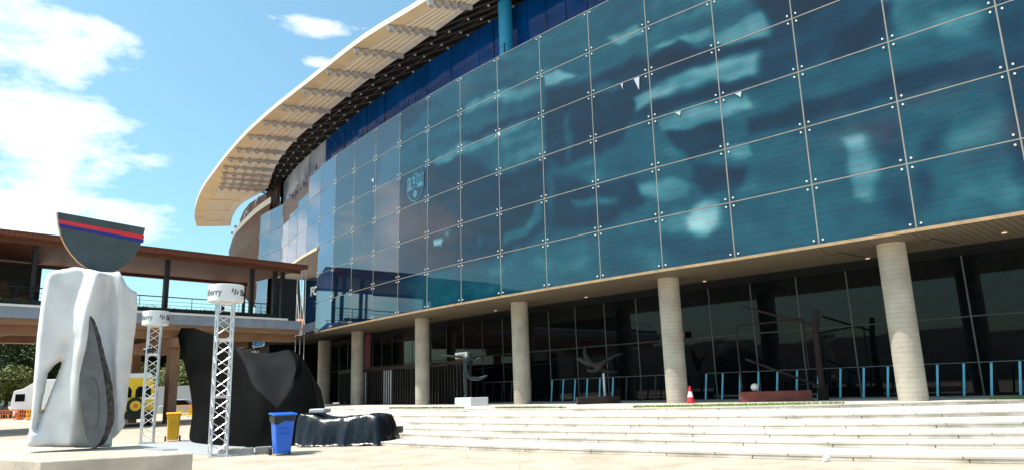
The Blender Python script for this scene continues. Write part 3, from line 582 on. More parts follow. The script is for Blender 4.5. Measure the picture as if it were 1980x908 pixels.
mb.build('parapet_lights', 'grey_paint', MU)

# columns under the screen
GC = 'round concrete columns under the glass screen'
cols = [((13.3, 24.46), 'rightmost round concrete column, biggest in view, beside the end of the grass'), ((6.84, 31.05), 'round concrete column with the red and white traffic cone at its foot'), ((.27, 38.27), 'round concrete column in the middle, between the dancer statue and the winged statue'), ((-5.92, 45.27), 'round concrete column just right of the small white door sign'), ((-11.89, 53.66), 'round concrete column standing in front of the glass entrance doors'), ((-16.6, 62.0), 'shaded round concrete column farthest back behind the black tent')]
for (x, y), lab in cols:
    r = .46 if x > -15 else .55
    mb = MB(); mb.tube((x, y, ZT - .02), (x, y, ZB - .1), r, 40)
    o = mb.build('concrete_column', 'column', None, smooth='auto'); tag(o, lab, 'column', GC)

# ground floor glazing
GL = resample(smooth2(offline(6.8, 0, 2, NR + 19), 2), 30)
for k, (a, b) in enumerate(zip(GL, GL[1:])):
    t = (b - a).normalized(); mb = MB(); nv = Vector((t.y, -t.x, 0)); nv = nv if nv.dot(Vector((.8, .6, 0))) > 0 else -nv
    mb.prism([Vector((*(a + t * .03).xy, ZT)), Vector((*(b - t * .03).xy, ZT)), Vector((*(b - t * .03).xy, ZB - .1)), Vector((*(a + t * .03).xy, ZB - .1))], nv * .03)
    mb.build('ground_floor_window', 'dark_glass', MU)
mb = MB()
for k, a in enumerate(GL): mb.tube((a.x, a.y, ZT), (a.x, a.y, ZB - .1), .035, 6)
for a, b in zip(GL, GL[1:]):
    for z in (3.7,): mb.tube((a.x, a.y, z), (b.x, b.y, z), .03, 4)
mb.build('window_frames', 'frame', MU)
mb = MB()
for a, b in zip(GL, GL[1:]):
    t = (b - a).normalized(); nv = Vector((t.y, -t.x, 0)); nv = nv if nv.dot(Vector((.8, .6, 0))) > 0 else -nv
    mb.poly([Vector((*(a + nv * .3).xy, ZT)), Vector((*(b + nv * .3).xy, ZT)), Vector((*(b + nv * .3).xy, ZB)), Vector((*(a + nv * .3).xy, ZB))])
mb.build('interior_back', 'dark_in', MU)
# soffit downlights
for fi, d in ((NR - .6, 2.6), (NR + .9, 3.9), (NR + 3.1, 4.0), (NR + 5.2, 3.6), (NR + 7.4, 3.5)):
    i = int(math.floor(fi)); p = offp(i, d, 0).lerp(offp(i + 1, d, 0), fi - i); mb = MB(); mb.tube((p.x, p.y, ZB - .12), (p.x, p.y, ZB - .14), .08, 12); mb.build('downlight', 'lamp', MU)
# sagging cables below the soffit
for fi in (NR + 1.0, NR + .05):
    i = int(fi); p = offp(i, .1, ZB - .13).lerp(offp(i + 1, .1, ZB - .13), fi - i); q_ = offp(i, 3.6, ZB - .13).lerp(offp(i - 1, 3.6, ZB - .13), .1)
    mb = MB(); pr_ = p
    for k in range(1, 11):
        c = p.lerp(q_, k / 10) - Vector((0, 0, .16 * math.sin(math.pi * min(1, k / 4)) if k < 4 else 0)); mb.tube(pr_, c, .012, 4); pr_ = c
    mb.build('hanging_cable', 'black', MU)

# railing with pale blue posts
def rail_line(fi, d): i = int(math.floor(fi)); return offp(i, d, 0).lerp(offp(i + 1, d, 0), fi - i)
seg = [(NR - 2.0, NR + 3.5, .27, 5.2, 'long glass-side railing with pale blue posts behind the two right columns'), (NR + 3.95, NR + 6.6, .27, 4.9, 'railing with dim blue posts behind the winged statue'), (NR + 6.9, NR + 9.3, .27, 4.9, 'unlit dark railing behind the dancer statue')]
for si, (f0, f1, st, d, lab) in enumerate(seg):
    p0 = rail_line(f0, d); RL = empty('railing', (p0.x, p0.y, ZT), lab, 'railing')
    f = f0; prev = None
    while f <= f1:
        p = rail_line(f, d - .25 ); t = (rail_line(f + .3, d) - rail_line(f - .3, d)).normalized()
        mb = MB(); lean = t * -.14
        mb.box(p + Vector((0, 0, ZT + .62)), (.075, .03, 1.15), axes=Matrix.Rotation(math.atan2(t.y, t.x), 4, 'Z') @ Matrix.Rotation(-.13, 4, 'Y'))
        mb.build('post', 'railpost' if si < 2 and not (si == 1 and f < f0 + 1) else 'black', RL)
        p2 = rail_line(f, d - .25) - t * .07 + Vector((0, 0, ZT + 1.22))
        if prev is not None: mb = MB(); mb.tube(prev, p2, .018, 6); mb.build('handrail', 'frame', RL)
        prev = p2; f += st
# entrance doors at the left end of the ground floor
dl = [offp(i, 3.1, 0) for i in range(NR + 8, NR + 15)]
DL = resample(smooth2(dl, 1), 15)
DR = empty('entrance_doors', (DL[4].x, DL[4].y, ZT), 'row of dark framed glass entrance doors at the left of the ground floor', 'doors')
for k, (a, b) in enumerate(zip(DL, DL[1:])):
    t = (b - a).normalized(); nv = Vector((t.y, -t.x, 0)); nv = nv if nv.dot(Vector((.8, .6, 0))) > 0 else -nv
    mb = MB(); mb.prism([Vector((*(a + t * .05).xy, ZT + .02)), Vector((*(b - t * .05).xy, ZT + .02)), Vector((*(b - t * .05).xy, 3.05)), Vector((*(a + t * .05).xy, 3.05))], nv * .03); mb.build('door_pane', 'dark_glass', DR)
    mb = MB()
    for u in (0, .25, .5, .75): p = a.lerp(b, u); mb.box(Vector((p.x, p.y, (ZT + 3.05) / 2)) - nv * .04, (.05 if u else .09, .06, 3.05 - ZT), math.atan2(t.y, t.x))
    mb.build('door_frame', 'steel' if k in (10, 7) else 'rust', DR)
    mb = MB(); c = (a + b) / 2; mb.box((c.x, c.y, 3.2), ((b - a).length, .25, .22), math.atan2(t.y, t.x)); mb.build('lintel', 'rust', DR)
mb = MB(); a = DL[1].lerp(DL[2], .0) - Vector((.12, .10, 0)); b = DL[0] - Vector((.12, .10, 0)); t = (b - a).normalized()
SG = empty('door_sign', (a.x, a.y, 3.2), 'small white sign board over the right end of the entrance doors', 'sign')
mb.prism([a + Vector((0, 0, 3.42)), a + t * 1.25 + Vector((0, 0, 3.42)), a + t * 1.25 + Vector((0, 0, 3.76)), a + Vector((0, 0, 3.76))], (-.03, -.03, 0)); mb.build('board', 'white_paint', SG)
mb = MB(); 
for k in range(7): mb.prism([a + t * (.25 + .11 * k) + Vector((0, 0, 3.55)), a + t * (.33 + .11 * k) + Vector((0, 0, 3.55)), a + t * (.33 + .11 * k) + Vector((0, 0, 3.65)), a + t * (.25 + .11 * k) + Vector((0, 0, 3.65))], (-.034, -.034, 0))
mb.build('lettering', 'text_grey', SG)
mb = MB(); mb.prism([a + Vector((0, 0, 3.38)), a + t * 1.3 + Vector((0, 0, 3.38)), a + t * 1.3 + Vector((0, 0, 3.42)), a + Vector((0, 0, 3.42))], (-.03, -.03, 0)); mb.build('red_edge', 'red', SG)
# red banner hanging inside
mb = MB(); c = DL[11]; mb.box((c.x + .5, c.y + .9, 4.7), (1.0, .05, 2.6), 2.2); tag(mb.build('red_banner', 'dark_red'), 'dark red banner hanging behind the glass above the entrance doors', 'banner')
# far left glass reflections of curtain
# emergency pictogram boards
for fi, z, lab in ((NR + 4.05, 3.9, 'small red emergency sign behind the glass by the winged statue'), (NR - .75, 3.2, 'small red emergency sign behind the glass right of the rightmost column')):
    p = rail_line(fi, 6.55); mb = MB(); ex = empty('emergency_sign', (p.x, p.y, z), lab, 'sign', 'red emergency signs behind the glass'); tdir = math.atan2(-.7, .7)
    mb.box((p.x, p.y, z), (.36, .03, .36), tdir); mb.build('board', 'black', ex)
    mb = MB()
    for dx in (-.1, .1): mb.box((p.x + dx * .7 - .03, p.y - dx * .7 - .03, z), (.05, .02, .26), tdir)
    mb.box((p.x - .03, p.y - .03, z + .1), (.07, .02, .07), tdir); mb.box((p.x - .03, p.y - .03, z - .03), (.05, .02, .15), tdir); mb.build('pictogram', 'exit_red', ex)

# crest printed on one panel
i = NR + 8; a, b = F[i], F[i + 1]; t = (b - a).normalized()
def cp(s, z, d): # s from right joint leftwards
    p = a + t * s + NV[i] * (LEAN * z - d); return Vector((p.x, p.y, ZB + z))
CS0 = (27.45 - 8 * 3.2634); CZ = 7.65
def crest_poly(pts, d, name, m):
    mb = MB(); P = [cp(CS0 - x, CZ + y, d) for x, y in pts]; mb.prism(P, -NV[i] * .004); mb.build(name, m, CR)
CR = empty('crest_emblem', tuple(cp(CS0, CZ, .03)), 'round-based shield crest printed on a glass panel of the screen', 'emblem')
def shield(k): return [(x * k, y * k) for x, y in [(-1.0, .62), (-.85, .85), (-.5, .68), (0, .95), (.5, .68), (.85, .85), (1.0, .62), (.95, .2), (1.0, -.1), (.85, -.5), (.5, -.8), (0, -1.0), (-.5, -.8), (-.85, -.5), (-1.0, -.1), (-.95, .2)]]
crest_poly(shield(.98), .02, 'shield_rim', 'crest'); crest_poly(shield(.90), .028, 'shield_field', 'crest_dark')
crest_poly([(-.88, -.12), (.88, -.12), (.88, .18), (-.88, .18)], .036, 'letter_band', 'crest')
for x0 in (-.8, -.3): crest_poly([(x0, .22), (x0 + .3, .22), (x0 + .3, .42), (x0, .42)], .036, 'quarter', 'crest')
for x0 in (-.8, -.3): crest_poly([(x0, .48), (x0 + .3, .48), (x0 + .3, .68), (x0, .68)], .036, 'quarter', 'crest')
for k in range(4): crest_poly([(.12 + .19 * k, .22), (.21 + .19 * k, .22), (.21 + .19 * k, .72), (.12 + .19 * k, .72)], .036, 'stripe', 'crest')
crest_poly([(.24 * math.cos(q), -.45 + .24 * math.sin(q)) for q in [k * math.pi / 8 for k in range(16)]], .036, 'ball', 'crest')
def put_text(body, size, org, xdir, zdir, m, parent, name='lettering', bold=.0, ext=.004):
    me = text_mesh(body, size, ext, bold); me.name = name; nrm_ = xdir.cross(zdir)
    mt = Matrix((xdir, zdir, nrm_)).transposed().to_4x4(); mt.translation = org
    me.transform(mt); me.materials.clear(); me.materials.append(M_[m]); o = bpy.data.objects.new(name, me); COL.objects.link(o)
    if parent: o.parent = parent; o.matrix_parent_inverse = Matrix.Translation(-parent.location)
    return o
put_text('FCB', .36, cp(CS0 + .42, CZ - .09, .045), -t, Vector((0, 0, 1)), 'crest_dark', CR, bold=.01)

# ------------------------------------------------------------------ bridge
BA = Vector((-28.95, 38.9, 0)); BU = Vector((.664, .748, 0)).normalized(); BN = Vector((-BU.y, BU.x, 0))
def bp(s, o_, z): v = BA + BU * s + BN * o_; return Vector((v.x, v.y, z))
BR = empty('footbridge', tuple(bp(8, 5, 0)), 'long covered footbridge with timber roof and grey concrete deck running into the museum', 'bridge')
def bbox(name, s0, s1, o0, o1, z0, z1, m, bevel=0):
    mb = MB(); mb.prism([bp(s0, o0, z0), bp(s1, o0, z0), bp(s1, o1, z0), bp(s0, o1, z0)], (0, 0, z1 - z0)); return mb.build(name, m, BR, bevel=bevel)
bbox('deck', -14, 19.4, 0, 10.7, 6.35, 6.98, 'bridge_con'); bbox('deck_edge', -14, 18.2, -.06, .45, 6.985, 7.12, 'white_paint')
bbox('underside', -14, 19.4, .25, 10.5, 6.0, 6.348, 'bridge_under')
bbox('beam', -14, 19.6, 1.2, 2.2, 5.55, 5.998, 'bridge_under'); bbox('beam', -14, 19.6, 8.4, 9.4, 5.55, 5.998, 'bridge_under')
for s in (-9, -4, 1, 6, 15): bbox('cross_beam', s, s + .6, 2.22, 8.38, 5.6, 5.999, 'bridge_under')
bbox('roof', -14, 19.8, 0, 10.7, 11.0, 11.22, 'wood'); bbox('roof_top', -14, 19.8, -.08, 10.8, 11.225, 11.3, 'brown')
bbox('roof_edge_beam', -14, 19.8, 1.0, 1.3, 10.8, 10.998, 'brown'); bbox('roof_edge_beam', -14, 19.8, 9.3, 9.6, 10.8, 10.998, 'brown')
bbox('planter', -14, 17.6, .5, 1.0, 6.985, 7.45, 'black')
for s in (2.1, 9.8, 15.9, 17.75, 18.4): mb = MB(); mb.box(bp(s, 1.25, 9.0), (.26, .26, 4.0), .84); mb.build('roof_post', 'black', BR)
for s in (-5.5, 5.85, 13.0, 17.3, 17.8, 19.6, 20.35): mb = MB(); mb.box(bp(s, 9.5, 9.0), (.2, .2, 4.0), .84); mb.build('roof_post', 'black', BR)
bbox('mural_panel', -14, 4.4, 8.6, 8.8, 7.0, 9.6, 'mosaic'); bbox('mural_wall_top', -14, 4.4, 8.62, 9.0, 9.605, 10.8, 'black')
for o_, nm in ((1.05, 'near'), (9.9, 'far')):
    mb = MB()
    for z in (7.45, 7.7, 7.95): mb.tube(bp(-14, o_, z), bp(18.5, o_, z), .012, 4)
    mb.tube(bp(-14, o_, 8.25), bp(18.5, o_, 8.25), .035, 6)
    s = -14
    while s < 18.5: mb.tube(bp(s, o_, 7), bp(s, o_, 8.25), .022, 5); s += 1.7
    mb.build('handrail', 'steel' if nm == 'far' else 'black', BR)
mb = MB()
for _ in range(5000):
    s = random.uniform(-14, 17.4)
    dn = noise.noise(Vector((s * .5, 3, 0)))
    if dn < -.05 and random.random() < .75: continue
    p = bp(s, random.uniform(.25, .95), 7.42 + random.uniform(-.33, .08 + .25 * max(0, dn))); a = random.random() * 6.3; h = random.uniform(.05, .12)
    q = Vector((math.cos(a), math.sin(a), random.uniform(-.5, .5))) * h; w = Vector((random.uniform(-1, 1), random.uniform(-1, 1), random.uniform(-1, 1))).normalized() * .04
    mb.bm.faces.new([mb.bm.verts.new(v) for v in (p - w, p + w, p + q)])
tag(mb.build('planter_greenery', 'leaf2'), 'low green plants trailing along the edge of the footbridge', 'plants', kind='stuff')
# piers with flared heads
def pier(s):
    o_ = 5.0
    mb = MB(); mb.prism([bp(s - .3, 1.7, -.02), bp(s + .3, 1.7, -.02), bp(s + .3, 2.4, -.02), bp(s - .3, 2.4, -.02)], (0, 0, 5.1)); mb.build('pier_leg', 'bridge_under', BR, bevel=.05)
    mb = MB(); mb.prism([bp(s - .3, 8.2, -.02), bp(s + .3, 8.2, -.02), bp(s + .3, 8.9, -.02), bp(s - .3, 8.9, -.02)], (0, 0, 5.1)); mb.build('pier_leg', 'bridge_under', BR, bevel=.05)
    mb = MB(); mb.prism([bp(s - .55, .5, 5.54), bp(s - .55, .9, 4.95), bp(s - .55, 5, 4.6), bp(s - .55, 9.9, 4.95), bp(s - .55, 10.2, 5.54)], BU * 1.1); mb.build('pier_cap', 'bridge_under', BR)
    mb = MB()
    for o2 in (1.6, 8.9): mb.box(bp(s, o2, 5.77), (.9, .5, .44), .84)
    mb.build('bearing_block', 'white_paint', BR)
pier(10.9); pier(-4)
strip('entrance_underside', offline(.3, 6.3, NR + 13, NR + 19), offline(7.2, 6.3, NR + 13, NR + 19), 'black', MU)
# entrance at the far end of the bridge (notch in the screen)
i0 = NR + 13
EN = MU
strip('notch_ceiling', offline(.3, ZB + 6.55, i0, i0 + 6), offline(6, ZB + 6.55, i0, i0 + 6), 'cream', MU)
strip('notch_edge', offline(-.03, ZB + 6.35, i0, i0 + 6), offline(-.03, ZB + 6.58, i0, i0 + 6), 'ochre', MU)
strip('notch_back_wall', offline(3.8, 7.0, i0, i0 + 4), offline(3.8, ZB + 6.55, i0, i0 + 4), 'dark_glass', MU)
strip('notch_back_glass', offline(3.8, 7.0, i0 + 3, i0 + 6), offline(3.8, ZB + 6.55, i0 + 3, i0 + 6), 'mirror', MU)
strip('notch_side', [offp(i0, .1, 7.0), offp(i0, 4, 7.0)], [offp(i0, .1, ZB + 6.5), offp(i0, 4, ZB + 6.5)], 'dark_glass', MU)
mb = MB(); mb.prism([offp(i0, 0, 6.4), offp(i0 + 1, 0, 6.4), offp(i0 + 1, 3.8, 6.4), offp(i0, 3.8, 6.4)], (0, 0, .6)); mb.build('entrance_floor', 'bridge_con', MU)
mb = MB()
for s in (0, .45, .95): p = offp(i0 + 2, 1.0, 7).lerp(offp(i0 + 3, 1.0, 7), s); mb.tube(p - Vector((0, 0, 6)), p + Vector((0, 0, 5.6)), .035, 6)
for s in (0, .5): p = offp(i0 + 2, 1.0, 7).lerp(offp(i0 + 3, 1.0, 7), s); q = offp(i0 + 2, 1.0, 10.5).lerp(offp(i0 + 3, 1.0, 10.5), s + .45); mb.tube(p, q, .03, 6)
mb.build('steel_bracing', 'white_paint', MU)
p0 = offp(i0 + 1, .6, 0); xd = (offp(i0, 1.1, 0) - p0).normalized()
lt = empty('entrance_lettering', (p0.x, p0.y, 9.3), 'raised pale letters over the dark entrance at the end of the footbridge', 'lettering')
put_text('FCBESCOLA', 1.0, Vector((p0.x, p0.y, 9.35)), xd, Vector((0, 0, 1)), 'grey_paint', lt, bold=.02, ext=.05)

# ------------------------------------------------------------------ sculpture on plinth
ZP = .65
PL = [(-7.98, 12.25), (-5.74, 12.93), (-6.66, 14.14), (-11.3, 18.93), (-14.3, 20.1), (-15.5, 17)]
mb = MB(); mb.prism([(x, y, -.02) for x, y in PL], (0, 0, ZP + .02)); pl = mb.build('sculpture_plinth', 'plinth', None, bevel=.02)
tag(pl, 'low wide tan concrete plinth under the big white sculpture', 'plinth')
mb = MB(); mb.prism([(-7.28, 14.22, ZP), (-6.65, 13.68, ZP), (-6.38, 13.72, ZP), (-6.8, 14.22, ZP)], (0, 0, .03)); tag(mb.build('metal_plate', 'steel'), 'thin flat metal plate lying on the plinth right of the sculpture', 'plate')

def relief(name, outline, holes, ox, oy, oz, scale, front, backd, m, parent, res=.045, rnd=.16, yaw=0):
    """solid from an outline in metres: rounded rim, modelled front; local x right, z up, y away"""
    xs = [p[0] for p in outline]; zs = [p[1] for p in outline]
    x0, x1, z0, z1 = min(xs), max(xs), min(zs), max(zs)
    nx = int((x1 - x0) / res) + 1; nz = int((z1 - z0) / res) + 1
    def dist(x, z):
        d = pdist(x, z, outline)
        for h in holes: d = min(d, -pdist(x, z, h))
        return d
    def snap(x, z):
        best = (1e9, x, z)
        for P in [outline] + holes:
            for k in range(len(P)):
                ax, az = P[k]; bx, bz = P[(k + 1) % len(P)]; dx, dz = bx - ax, bz - az; L = dx * dx + dz * dz
                if L == 0: continue
                t = max(0, min(1, ((x - ax) * dx + (z - az) * dz) / L)); qx, qz = ax + t * dx, az + t * dz; dd = (x - qx) ** 2 + (z - qz) ** 2
                if dd < best[0]: best = (dd, qx, qz)
        return best[1], best[2]
    bm = bmesh.new(); V = {}; Vb = {}; cell = {}
    D = {}
    for i in range(nx + 2):
        for j in range(nz + 2): D[i, j] = dist(x0 + (i - .5) * res, z0 + (j - .5) * res)
    keep = [(i, j) for i in range(nx + 1) for j in range(nz + 1) if (D[i, j] + D[i + 1, j] + D[i, j + 1] + D[i + 1, j + 1]) > 0]
    ks = set(keep)
    corners = {}
    for (i, j) in keep:
        for c in ((i, j), (i + 1, j), (i + 1, j + 1), (i, j + 1)): corners.setdefault(c, 0); corners[c] += 1
    for (i, j), cnt in corners.items():
        x, z = x0 + (i - .5) * res, z0 + (j - .5) * res; d = D[i, j]
        if cnt < 4: x, z = snap(x, z); d = 0
        r = math.sqrt(max(0, 1 - (1 - min(1, d / rnd)) ** 2))
        f = front(x, z) * r; b = backd * r
        V[i, j] = bm.verts.new((x, -f - .001 * (cnt == 4), z)); Vb[i, j] = V[i, j] if cnt < 4 else bm.verts.new((x, b, z))
    for (i, j) in keep:
        c = ((i, j), (i + 1, j), (i + 1, j + 1), (i, j + 1))
        for VV, rev in ((V, 0), (Vb, 1)):
            vs = []
            for k in c:
                if VV[k] not in vs: vs.append(VV[k])
            if rev and all(VV[k] is V[k] for k in c): continue
            if len(vs) >= 3:
                try: f = bm.faces.new(vs[::-1] if rev else vs); f.smooth = True
                except ValueError: pass
    bmesh.ops.recalc_face_normals(bm, faces=bm.faces)
    me = bpy.data.meshes.new(name); bm.to_mesh(me); bm.free()
    me.transform(Matrix.Translation((ox, oy, oz)) @ Matrix.Rotation(yaw, 4, 'Z')); me.materials.append(M_[m])
    o = bpy.data.objects.new(name, me); COL.objects.link(o)
    if parent: o.parent = parent; o.matrix_parent_inverse = Matrix.Translation(-parent.location)
    return o
# zoomed reading -> metres, sculpture plane
SY = 15.0; SB = Vector((-8.9, SY, ZP)); SA = .535
XS = Vector((math.cos(SA), math.sin(SA), 0)); NS = Vector((math.sin(SA), -math.cos(SA), 0))
def P3(zx, zy, off=0):
    x, y = zx / 1.787, 400 + zy / 1.787; d = FW + RT * ((x - 990) / 1366.07) - UP * ((y - 454) / 1366.07); o_ = Vector((0, 0, 1.6))
    k = (SB + NS * off - o_).dot(NS) / d.dot(NS); return o_ + d * k
def PX(zx, zy): p = P3(zx, zy) - SB; return p.dot(XS), p.z
WO = [(90, 828), (108, 700), (118, 560), (125, 450), (140, 330), (150, 260), (157, 240), (167, 228), (182, 221), (225, 213), (265, 207), (300, 215), (330, 222), (345, 228), (385, 225), (415, 222), (425, 240), (438, 268), (455, 284), (474, 292), (476, 340), (472, 400), (462, 480), (450, 580), (440, 680), (430, 720), (434, 745), (425, 765), (405, 788), (390, 800), (388, 832), (300, 832), (235, 830)]
WO = [PX(*p) for p in WO]; WO = [(x, max(z, 0.0)) for x, z in WO]
WH = [[PX(*p) for p in [(215, 530), (190, 545), (168, 572), (155, 640), (140, 710), (128, 765), (150, 700), (185, 610)]]]
rid = [([(345, 228), (300, 370), (275, 520), (240, 820)], .30, .11), ([(265, 207), (262, 330), (255, 430), (225, 520)], .10, .5), ([(182, 221), (150, 400), (130, 600), (95, 828)], .12, .35), ([(415, 250), (412, 400), (400, 530), (405, 780)], .26, .10), ([(345, 228), (330, 300), (300, 400), (300, 700)], .2, .28)]
rid = [([PX(*p) for p in P], h, w) for P, h, w in rid]
vly = [([PX(*p) for p in [(362, 240), (372, 400), (385, 560), (390, 800)]], .16, .14), ([PX(*p) for p in [(235, 470), (215, 530), (190, 600)]], .14, .14), ([PX(*p) for p in [(440, 600), (410, 640), (400, 700)]], .10, .16)]
def pld(x, z, P):
    d = 1e9
    for (ax, az), (bx, bz) in zip(P, P[1:]):
        dx, dz = bx - ax, bz - az; t = max(0, min(1, ((x - ax) * dx + (z - az) * dz) / (dx * dx + dz * dz))); d = min(d, math.hypot(x - ax - t * dx, z - az - t * dz))
    return d
def wf(x, z):
    h = .22 + .05 * noise.noise(Vector((x * 1.2, z * 1.2, 1)))
    for P, a, w in rid: d = pld(x, z, P); h += a * max(0, 1 - d / (w * 2.4))
    for P, a, w in vly: d = pld(x, z, P); h -= a * max(0, 1 - d / (w * 2)) ** 1.5
    return max(.05, h)
SC = empty('abstract_sculpture', tuple(SB), 'tall abstract white sculpture with dark half disc on top and grey stone lens in front', 'sculpture')
wb = relief('white_body', WO, WH, SB.x, SB.y, SB.z, 1, wf, .25, 'marble', SC, res=.035, rnd=.13, yaw=SA)
sm = wb.modifiers.new('soft', 'SMOOTH'); sm.iterations = 2; sm.factor = .5
# half disc
DY = -.05
tl, tr = P3(199, 17, DY), P3(502, 72, DY); up_d = Vector((-(tr - tl).z, 0, (tr - tl).x)).normalized()
arc = []
pts = [(199, 17), (203, 55), (212, 95), (228, 130), (248, 160), (272, 187), (300, 207), (325, 218), (350, 223), (380, 222), (408, 214), (435, 198), (460, 175), (480, 145), (493, 110), (500, 80), (502, 72)]
DP = [P3(*p, DY) for p in pts]
mb = MB(); mb.prism(DP, -NS * .10 - XS * .01); dd = mb.build('half_disc', 'disc', SC, bevel=.006)
mb = MB()
for a, b in zip(DP[:9], DP[1:9]): mb.prism([a - NS * .012 - XS * .012, b - NS * .012 - XS * .012, b - NS * .09 - XS * .03, a - NS * .09 - XS * .03], (-.006, 0, -.004))
mb.build('disc_edge', 'rawedge', SC)
def stripe(y0, y1, m, nm):
    a = P3(200.5 + y0 * .08, 17 + y0, DY + .002); b = P3(502 - y0 * .12, 72 + y0, DY + .002); c = P3(502 - y1 * .14, 72 + y1, DY + .002); d = P3(200.5 + y1 * .12, 17 + y1, DY + .002)
    mb = MB(); mb.prism([a, b, c, d], NS * .004); mb.build(nm, m, SC)
stripe(26, 40, 'red', 'red_stripe'); stripe(40.5, 52, 'navy', 'blue_stripe')
# stone lens
LY = .74
face = [(300, 366), (309, 374), (318, 396), (330, 440), (342, 500), (355, 560), (364, 620), (370, 680), (370, 730), (362, 775), (345, 812), (328, 830), (315, 830), (303, 812), (294, 780), (285, 730), (278, 660), (275, 600), (275, 540), (279, 470), (287, 410), (294, 378)]
FP = [P3(*p, LY) for p in face]; FP0 = FP[12].copy()
def rotface(v): # yaw the face: right side comes nearer
    k = (v - FP0).dot(XS); return v + NS * k * .12
FP = [rotface(v) for v in FP]
mb = MB(); mb.prism([v for v in FP], -NS * .02 + XS * .004); mb.build('lens_face', 'lens', SC)
bm = bmesh.new(); V0 = [bm.verts.new(v - NS * .015 + XS * .004) for v in FP]; layers = [V0]
cxm = sum((v.x for v in FP)) / len(FP); czm = sum(v.z for v in FP) / len(FP)
TH = 8
for k in range(1, TH + 1):
    t = k / TH; L_ = []
    for idx, v in enumerate(FP):
        zrel = (v.z - ZP) / (FP[0].z - ZP)
        th = (.07 + .09 * min(1, 1.6 * (1 - zrel))) * t
        sh = XS * th * 1.0 - NS * th * .8; c = Vector((cxm, v.y, czm)); k2 = (1 - .10 * t * t)
        q = v + XS * ((cxm - v.x) * (1 - k2)) + Vector((0, 0, (czm - v.z) * .05 * t * t)) + sh
        q += Vector((noise.noise(q * 9), noise.noise(q * 9 + Vector((7, 0, 0))), noise.noise(q * 9 + Vector((0, 9, 0))))) * .022
        q.z = max(q.z, ZP); L_.append(bm.verts.new(q))
    layers.append(L_)
nF = len(FP)
for A_, B_ in zip(layers, layers[1:]):
    for k in range(nF): bm.faces.new((A_[k], A_[(k + 1) % nF], B_[(k + 1) % nF], B_[k]))
bm.faces.new(layers[-1]); bmesh.ops.recalc_face_normals(bm, faces=bm.faces)
bmesh.ops.triangulate(bm, faces=[f for f in bm.faces if len(f.verts) > 4])
me = bpy.data.meshes.new('lens_rough_side'); bm.to_mesh(me); bm.free(); me.materials.append(M_['lens_rough']); o = bpy.data.objects.new('lens_rough_side', me); COL.objects.link(o); o.parent = SC; o.matrix_parent_inverse = Matrix.Translation(-SC.location)
sb_ = o.modifiers.new('sub', 'SUBSURF'); sb_.subdivision_type = 'SIMPLE'; sb_.levels = 2; sb_.render_levels = 2
tx = bpy.data.textures.new('rough', 'CLOUDS'); tx.noise_scale = .06; dm = o.modifiers.new('rough', 'DISPLACE'); dm.texture = tx; dm.strength = .035; dm.mid_level = .5
mb = MB(); pv = None
for k in range(15):
    a = math.radians(100 + 200 * k / 14 - 190 + 180); z_ = (322 + 20 * math.cos(math.radians(-80 + 170 * k / 14)), 680 - 90 * math.sin(math.radians(-80 + 170 * k / 14)))
    p = rotface(P3(*z_, LY)) + NS * .004
    if pv is not None: mb.tube(pv, p, .005, 4)
    pv = p
mb.build('incised_curve', 'lens_line', SC)

